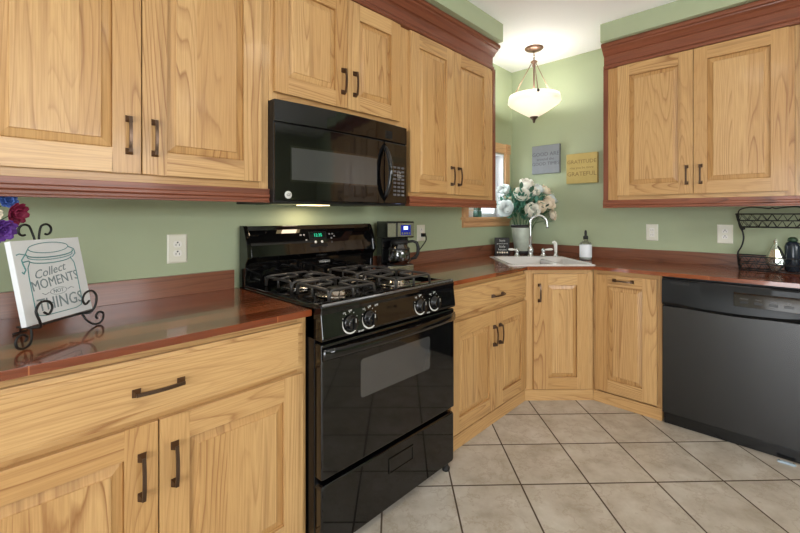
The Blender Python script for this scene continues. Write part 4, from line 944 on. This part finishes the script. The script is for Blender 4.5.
for lb, loc, d, mt, r in (('ivory blossom at the top of the left bunch', (0.27, -3.452, 1.325), (0.6, 0.5, 0.5), CREM, 0.030),
    ('blue and white blossom below the ivory one', (0.31, -3.437, 1.300), (0.9, 0.3, 0.2), BLUP, 0.024),
    ('magenta blossom reaching furthest right', (0.31, -3.425, 1.266), (0.7, 0.7, -0.1), MAGE, 0.036),
    ('purple blossom hanging lowest', (0.32, -3.450, 1.222), (0.8, 0.4, -0.3), PURP, 0.036),
    ('small pale blossom behind the magenta one', (0.30, -3.465, 1.262), (0.9, 0.2, 0.1), CREM, 0.022),
    ('second purple blossom at the very photo edge', (0.29, -3.478, 1.195), (0.8, 0.1, -0.3), PURP, 0.032),
    ('blue blossom furthest left in the bunch', (0.22, -3.52, 1.24), (0.9, 0.1, 0.4), BLUP, 0.03)):
    small_flower(lb, loc, d, mt, r)

# ------------------------------------------------------------------ zinc vase of roses in the sink corner
vc = Vector((0.205, -0.20, ZK))
v2 = thing('zinc_vase', 'weathered zinc bucket vase behind the corner sink', 'vase', vc)
mb = MB(); mb.lathe([(0.056, 0.0), (0.060, 0.006), (0.060, 0.030), (0.062, 0.034), (0.088, 0.235), (0.088, 0.262), (0.084, 0.262), (0.082, 0.235), (0.056, 0.03), (0.001, 0.025)], n=32, cap=False); mb.build('bucket', GALV, v2)
mb = MB(); mb.lathe([(0.089, 0.236), (0.093, 0.240), (0.093, 0.256), (0.089, 0.262)], n=32, cap=False); o = mb.build('dark_rim', BLAQ, v2); o['label'] = 'dark metal rim band'
mb = MB(); mb.lathe([(0.0605, 0.0), (0.064, 0.002), (0.064, 0.030), (0.0605, 0.032)], n=32, cap=False); o = mb.build('base_band', BLAQ, v2); o['label'] = 'dark band around the foot'
vdir = Vector((-0.6953, 0.7188, 0)); rdir = Vector((0.7188, 0.6953, 0))
bc = Vector((0.205, -0.20, 1.30))
def rose_mesh(mat, seed):
    random.seed(seed); mb = MB(); R_ = 0.050
    for cnt, rr, op, wd in ((7, 1.0, 1.30, 1.0), (7, 1.0, 1.02, 1.0), (7, 0.92, 0.76, 0.95), (6, 0.84, 0.52, 0.9), (6, 0.76, 0.32, 0.8), (5, 0.68, 0.15, 0.7), (3, 0.6, 0.02, 0.6)):
        for k in range(cnt):
            M = Matrix.Rotation(2*PI*k/cnt+op*3, 4, 'Z') @ Matrix.Translation((0, -R_*0.05, -0.01)) @ Matrix.Rotation(op+random.uniform(-.12, .12), 4, 'X'); petal(mb, M, R_*rr, R_*rr*wd, R_*0.22, -R_*0.30*op, n=5)
    o = mb.build('bloom', mat); me = o.data; bpy.data.objects.remove(o); return me
RM = {'cream': [rose_mesh(ROSEC, 1), rose_mesh(ROSEC, 2)], 'pale': [rose_mesh(ROSEW, 3), rose_mesh(ROSEW, 4)], 'peach': [rose_mesh(ROSEP, 5)]}
random.seed(11)
# offsets in metres: across, up, towards the room ; kind, size, label
RS = [(0.020, 0.205, 0.03, 'cream', 1.05, 'cream rose at the very top of the bouquet'),
      (-0.165, 0.150, 0.05, 'pale', 1.0, 'pale white rose at the upper left, against the window'),
      (-0.045, 0.110, 0.13, 'cream', 1.15, 'large open cream rose left of the bouquet centre'),
      (0.055, 0.135, 0.08, 'cream', 0.95, 'cream rose just below the topmost one'),
      (0.118, 0.165, 0.03, 'pale', 0.85, 'pale white rose right of the topmost one'),
      (0.180, 0.155, 0.00, 'peach', 0.85, 'peach rose at the upper right of the bouquet'),
      (0.240, 0.085, 0.00, 'pale', 0.85, 'pale white rose at the bouquet\'s right edge'),
      (0.170, 0.045, 0.10, 'peach', 1.05, 'large peach rose facing out on the right'),
      (0.095, 0.015, 0.13, 'peach', 0.95, 'peach rose above the faucet arch'),
      (0.015, -0.015, 0.17, 'cream', 1.1, 'cream rose low in the middle, just left of the faucet arch'),
      (-0.160, 0.000, 0.12, 'pale', 1.2, 'big pale white rose at the lower left'),
      (0.225, -0.050, 0.03, 'peach', 0.8, 'peach rose lowest on the right side'),
      (-0.100, 0.075, 0.06, 'peach', 0.6, 'small peach bud between the two pale left roses'),
      (-0.01, 0.08, -0.10, 'cream', 1.0, 'cream rose hidden at the back of the bouquet')]
for ax, up_, tw, kd, szz, lb in RS:
    ax, up_, szz = ax*1.08+0.012, up_*1.04+0.012, szz*1.42
    p = bc+rdir*ax+Vector((0, 0, up_))-vdir*tw
    base = vc+Vector((ax*0.15, ax*0.15, 0.06)); f = thing('rose', lb, 'flower', base)
    rel = p-base; d = (p-(bc+Vector((0, 0, -0.02)))).normalized()*0.8-vdir*0.55+Vector((0, 0, 0.25)); q = d.normalized().to_track_quat('Z', 'Y')
    o = bpy.data.objects.new('bloom', random.choice(RM[kd])); COL.objects.link(o); o.parent = f; o.location = rel; o.rotation_euler = (q @ Matrix.Rotation(random.uniform(0, 6), 3, 'Z').to_quaternion()).to_euler(); o.scale = (szz,)*3
    so = o.modifiers.new('th', 'SOLIDIFY'); so.thickness = 0.001; o.modifiers.new('ss', 'SUBSURF').levels = 1
    rim = Vector((max(-0.06, min(0.06, rel.x*0.25)), max(-0.06, min(0.06, rel.y*0.25)), 0.20))
    mb = MB(); mb.tube(smooth([(0, 0, 0), rim, rel*0.75+Vector((0, 0, 0.02)), rel-d.normalized()*0.012], 5), 0.0022, 6)
    mb.build('stem', STEMG, f)
    mb = MB()
    for k in range(4):
        a = random.uniform(0, 6.28); M = Matrix.Translation(rel*random.uniform(0.75, 0.92)) @ Matrix.Rotation(a, 4, 'Z') @ Matrix.Rotation(random.uniform(0.7, 1.6), 4, 'X'); petal(mb, M, random.uniform(0.05, 0.075), 0.038, 0.004, 0.01)
    mb.build('leaf', LEAF, f)
mb = MB()
for k in range(420):
    a = random.uniform(0, 6.28); ph = random.uniform(-0.75, 1.0); rr = random.uniform(0.07, 0.20)
    c = bc+Vector((0, 0, 0.04))+Vector((math.cos(a)*math.cos(ph)*rr*1.05, math.sin(a)*math.cos(ph)*rr*1.05, math.sin(ph)*rr*0.95)) - vdir*0.03
    if c.x < 0.03 or c.y > -0.03: continue
    M = Matrix.Translation(c) @ Matrix.Rotation(a-PI/2+random.uniform(-.8, .8), 4, 'Z') @ Matrix.Rotation(-random.uniform(0.2, 2.2), 4, 'X'); petal(mb, M, random.uniform(0.035, 0.06), random.uniform(0.02, 0.034), 0.004, 0.01, mat=random.choice((0, 0, 1)), n=3)
for k in range(14):
    a = 2*PI*k/14; mb.tube(smooth([vc+Vector((0.03*math.cos(a), 0.03*math.sin(a), 0.08)), vc+Vector((0.06*math.cos(a), 0.06*math.sin(a), 0.26)), bc+Vector((0.13*math.cos(a), 0.13*math.sin(a), 0.02+0.05*(k % 3)))], 4), 0.0018, 5, mat=1)
o = mb.build('bouquet_foliage', [LEAF, LEAF2]); o['kind'] = 'stuff'; tag(o, 'dense teal-green leaves filling the rose bouquet in the zinc vase', 'leaves')

# small dark box sign beside the vase
sg = thing('box_sign', 'small dark box sign with white writing standing between sink and vase', 'sign', (0.120, -0.385, ZK), math.radians(40))
mb = MB(); mb.box(-0.062, 0.062, -0.0, 0.03, 0, 0.150); mb.build('sign_box', BLAQ, sg, 0.002)
for k, (w_, sz_) in enumerate((('love', 0.030), ('grows best in', 0.017), ('little', 0.030), ('houses', 0.026))): text('sign_lettering', w_, sz_, PRINT, sg, F_(0, -0.0006, 0.125-k*0.026))
mb = MB()
for k in range(5):
    for j in range(6):
        M = Matrix.Translation((-0.04+k*0.02, -0.002, 0.022)) @ Matrix.Rotation(PI/2, 4, 'X') @ Matrix.Rotation(j*PI/3, 4, 'Z') @ Matrix.Rotation(-1.3, 4, 'X'); petal(mb, M, 0.011 if k == 2 else 0.008, 0.006, 0.001, 0.0, n=3)
mb.build('painted_flowers', ROSEP, sg)

# soap bottle
sb = thing('soap_bottle', 'white-labelled soap bottle with black dropper top right of the sink', 'bottle', (0.775, -0.265, ZK))
mb = MB(); mb.lathe([(0.040, 0.0), (0.044, 0.004), (0.044, 0.118), (0.038, 0.134), (0.016, 0.145), (0.014, 0.168)], n=28, cap=False); mb.build('glass_body', GLASS, sb)
mb = MB(); mb.lathe([(0.0400, 0.002), (0.0425, 0.004), (0.0425, 0.022), (0.001, 0.0225)], n=24); mb.build('soap', plain('clear_grey_soap', (170, 176, 172), 0.2), sb)
mb = MB(); mb.lathe([(0.0446, 0.022), (0.0446, 0.118), (0.044, 0.119)], n=28, cap=False); mb.build('label_band', SOAP, sb)
mb = MB(); mb.lathe([(0.016, 0.160), (0.018, 0.162), (0.018, 0.182), (0.013, 0.186), (0.009, 0.190), (0.010, 0.205), (0.008, 0.225), (0.003, 0.230)], n=20); mb.build('dropper_cap', BLACKM, sb)
# items on the window sill
cu = thing('white_cup', 'small white cup on the window sill over the sink', 'cup', (-0.03, -0.655, WZ0+0.0003))
mb = MB(); mb.lathe([(0.020, 0), (0.024, 0.003), (0.030, 0.075), (0.033, 0.08), (0.029, 0.08), (0.022, 0.01), (0.001, 0.008)], n=24, cap=False); mb.build('cup_body', WHITE, cu)
mb = MB(); mb.lathe([(0.0290, 0.052), (0.0305, 0.053), (0.0300, 0.060), (0.0290, 0.061)], n=24, cap=False); mb.build('cup_band', CREM, cu)
sl2 = thing('sill_jar', 'dark green square jar on the window sill beside the white cup', 'jar', (-0.03, -0.545, WZ0+0.0003))
mb = MB(); mb.box(-0.025, 0.025, -0.032, 0.032, 0, 0.055); mb.build('jar_body', plain('green_glass', (64, 96, 84), 0.2), sl2, 0.004)
mb = MB(); mb.box(-0.022, 0.022, -0.028, 0.028, 0.056, 0.085); mb.build('jar_lid', DGRN, sl2, 0.003)

# ------------------------------------------------------------------ wall signs
def wsign(label, x0, x1, z0, z1, mat, ink, lines, th=0.032):
    t = thing('wall_sign', label, 'sign', ((x0+x1)/2, 0, (z0+z1)/2), 0); w, h = x1-x0, z1-z0
    mb = MB(); mb.box(-w/2, w/2, -th, -0.001, -h/2, h/2); mb.build('sign_board', mat, t, 0.003)
    for tx, sz_, dz in lines: text('sign_lettering', tx, sz_, ink, t, F_(0, -th-0.0006, dz))
wsign('grey distressed wood sign under the pendant lamp', 0.221, 0.474, 1.632, 1.886, SLATE, SLATED, [('GOOD ARE', 0.048, 0.045), ('around the', 0.036, 0.002), ('GOOD TIMES', 0.042, -0.040)])
wsign('gold distressed wood sign left of the right-hand cabinets', 0.533, 0.786, 1.528, 1.780, GOLDS, GOLDD, [('GRATITUDE', 0.044, 0.055), ('may you be more', 0.027, 0.005), ('GRATEFUL', 0.050, -0.048)])

# ------------------------------------------------------------------ pendant lamp
pn = thing('pendant_lamp', 'bronze pendant lamp with frosted glass bowl hanging over the sink', 'lamp', (0.412, -0.389, ZC))
mb = MB(); mb.lathe([(0.072, 0.0), (0.074, -0.006), (0.060, -0.018), (0.030, -0.026), (0.008, -0.030), (0.001, -0.030)], n=32); mb.build('canopy', BRNZL, pn)
mb = MB()
for k in range(3):
    z = -0.034-k*0.024; mb.tube([((0.008*math.cos(a)) if k % 2 else 0, 0 if k % 2 else 0.008*math.cos(a), z-0.012+0.016*math.sin(a)) for a in [2*PI*q/12 for q in range(12)]], 0.0025, 6, closed=True)
mb.build('chain', BRNZL, pn)
mb = MB(); mb.lathe([(0.004, -0.098), (0.020, -0.106), (0.028, -0.114), (0.022, -0.122), (0.012, -0.128), (0.014, -0.150), (0.008, -0.155)], n=20); mb.lathe([(0.007, -0.15), (0.007, -0.42)], n=10); mb.build('hub', BRNZL, pn)
zr = -0.395
rods = [math.radians(44+a) for a in (-100, 20, 140)]
mb = MB()
for a in rods: mb.tube([(0.018*math.cos(a), 0.018*math.sin(a), -0.118), (0.206*math.cos(a), 0.206*math.sin(a), zr-0.012)], 0.0035, 8)
mb.build('support_rods', BRNZL, pn)
mb = MB()
for a in rods: mb.lathe([(0.002, -0.012), (0.009, -0.008), (0.011, 0), (0.009, 0.008), (0.002, 0.012)], (0.219*math.cos(a), 0.219*math.sin(a), zr-0.016), 12)
mb.build('rod_knobs', BLACKM, pn)
mb = MB(); mb.lathe([(r_*0.95, z_) for r_, z_ in [(0.203, zr+0.003), (0.210, zr), (0.214, zr-0.020), (0.218, zr-0.050), (0.206, zr-0.066), (0.120, zr-0.122), (0.040, zr-0.168), (0.012, zr-0.172), (0.012, zr-0.166), (0.115, zr-0.116), (0.202, zr-0.060), (0.211, zr-0.045), (0.206, zr-0.012)]], n=56, cap=False); o = mb.build('glass_bowl', FROST, pn)
mb = MB(); mb.lathe([(0.002, zr-0.165), (0.034, zr-0.166), (0.034, zr-0.172), (0.020, zr-0.186), (0.012, zr-0.196), (0.008, zr-0.214), (0.001, zr-0.220)], n=20); mb.build('finial', BRONZE, pn)
for q in range(2):
    a = math.radians(44+180*q+5); mb = MB(); mb.lathe([(0.012, -0.03), (0.028, 0.0), (0.030, 0.02), (0.018, 0.045), (0.002, 0.05)], (0.09*math.cos(a), 0.09*math.sin(a), zr-0.035), 16)
    mb.build('light_bulb', plain('warm_bulb', (255, 240, 210), 0.4, emit=(255, 240, 215), es=7), pn)
for q in range(2):
    a = math.radians(44+180*q+5)
    pl_ = bpy.data.lights.new('pendant_light', 'POINT'); pl_.energy = 3.0; pl_.color = (1, 0.97, 0.91); pl_.shadow_soft_size = 0.03
    po = bpy.data.objects.new('pendant_light', pl_); COL.objects.link(po); po.location = (0.412+0.09*math.cos(a), -0.389+0.09*math.sin(a), ZC+zr+0.035)

# ------------------------------------------------------------------ two-tier wire rack and what stands in it
rk = thing('wire_rack', 'black two-tier wire basket rack on the counter over the dishwasher', 'rack', (1.833, -0.168, ZK), 0)
hw2 = 0.165
def basket(z0, z1, tb, tt, name):
    mb = MB(); y0, y1 = -0.075, 0.075
    def rect(hx, y_, z): return [(-hx, -y_, z), (hx, -y_, z), (hx, y_, z), (-hx, y_, z)]
    B_, T_ = rect(tb, 0.065, z0), rect(tt, 0.078, z1); M_ = rect((tb+tt)/2, 0.0715, (z0+z1)/2)
    for R_, rr in ((B_, 0.0038), (T_, 0.0040), (M_, 0.0030)): mb.tube(R_, rr, 6, closed=True)
    for lo, hi, n in ((B_[:2], T_[:2], 7), (B_[2:], T_[2:], 7), (B_[1:3], T_[1:3], 3), ([B_[3], B_[0]], [T_[3], T_[0]], 3)):
        l0, l1, h0, h1 = map(Vector, (*lo, *hi))
        for (a0, a1, b0, b1) in ((l0, l1, (l0+h0)/2, (l1+h1)/2), ((l0+h0)/2, (l1+h1)/2, h0, h1)):
            for k in range(n):
                p = a0.lerp(a1, k/n); q = b0.lerp(b1, (k+0.5)/n); r2 = a0.lerp(a1, (k+1)/n); mb.tube([p, q, r2], 0.0022, 5)
    for k in range(9): x = -tb+2*tb*(k+0.5)/9; mb.tube([(x, -0.065, z0), (x, 0.065, z0)], 0.0016, 5)
    mb.build(name, BLACKM, rk)
basket(0.006, 0.092, 0.150, 0.160, 'lower_basket'); basket(0.272, 0.353, 0.148, 0.166, 'upper_basket')
for sgn in (-1, 1):
    mb = MB()
    P = [(sgn*0.160, -0.02, 0.092), (sgn*0.158, -0.02, 0.115), (sgn*0.142, -0.02, 0.150), (sgn*0.132, -0.02, 0.200), (sgn*0.138, -0.02, 0.245), (sgn*0.150, -0.02, 0.275), (sgn*0.160, -0.02, 0.352)]
    P2 = [(p[0], 0.02, p[2]) for p in P]; mb.tube(smooth(P, 4), 0.0036, 6); mb.tube(smooth(P2, 4), 0.0036, 6)
    mb.build('side_post', BLACKM, rk)
mb = MB(); P = [(-0.160, 0, 0.352), (-0.150, 0, 0.380), (-0.105, 0, 0.396), (-0.050, 0, 0.392), (-0.015, 0, 0.386), (0.0, 0, 0.392), (0.015, 0, 0.386), (0.050, 0, 0.392), (0.105, 0, 0.396), (0.150, 0, 0.380), (0.160, 0, 0.352)]
mb.tube(smooth(P, 5), 0.0035, 6); mb.build('carry_handle', BLACKM, rk)
mb = MB()
for sx_ in (-0.135, 0.135):
    for sy_ in (-0.06, 0.06): mb.lathe([(0.002, 0.268), (0.008, 0.262), (0.008, 0.256), (0.002, 0.252)], (sx_, sy_, 0), 10)
mb.build('basket_knobs', BLACKM, rk)
# silver faceted ornament and dark bottle in the lower basket
an = thing('silver_ornament', 'silver faceted diamond-shaped ornament in the lower wire basket', 'ornament', (1.848, -0.172, ZK+0.0095))
mb = MB(); pr2 = [(0.016, 0.0), (0.036, 0.040), (0.038, 0.070), (0.022, 0.120), (0.008, 0.155), (0.009, 0.165), (0.003, 0.182)]; mb.lathe([(r_*1.25, z_*1.06) for r_, z_ in pr2], n=8, smooth=False); mb.build('ornament_body', SILV, an)
mb = MB(); mb.tube([(0.010, -0.012, 0.150), (0.030, -0.032, 0.105), (0.040, -0.036, 0.075)], 0.0035, 6); mb.tube([(0.012, 0.012, 0.150), (0.038, 0.0, 0.09), (0.043, -0.01, 0.075)], 0.003, 6); mb.build('dark_ribbon', BLACKM, an)
bt = thing('dark_bottle', 'dark rounded bottle with green top in the lower wire basket', 'bottle', (1.922, -0.165, ZK+0.0095))
mb = MB(); mb.lathe([(0.028, 0.0), (0.034, 0.008), (0.036, 0.08), (0.036, 0.150), (0.030, 0.172), (0.020, 0.178), (0.018, 0.180)], n=20); mb.build('bottle_body', DARKB, bt)
mb = MB(); mb.lathe([(0.019, 0.179), (0.024, 0.186), (0.020, 0.200), (0.010, 0.206), (0.001, 0.206)], n=12); mb.build('green_top', DGRN, bt)
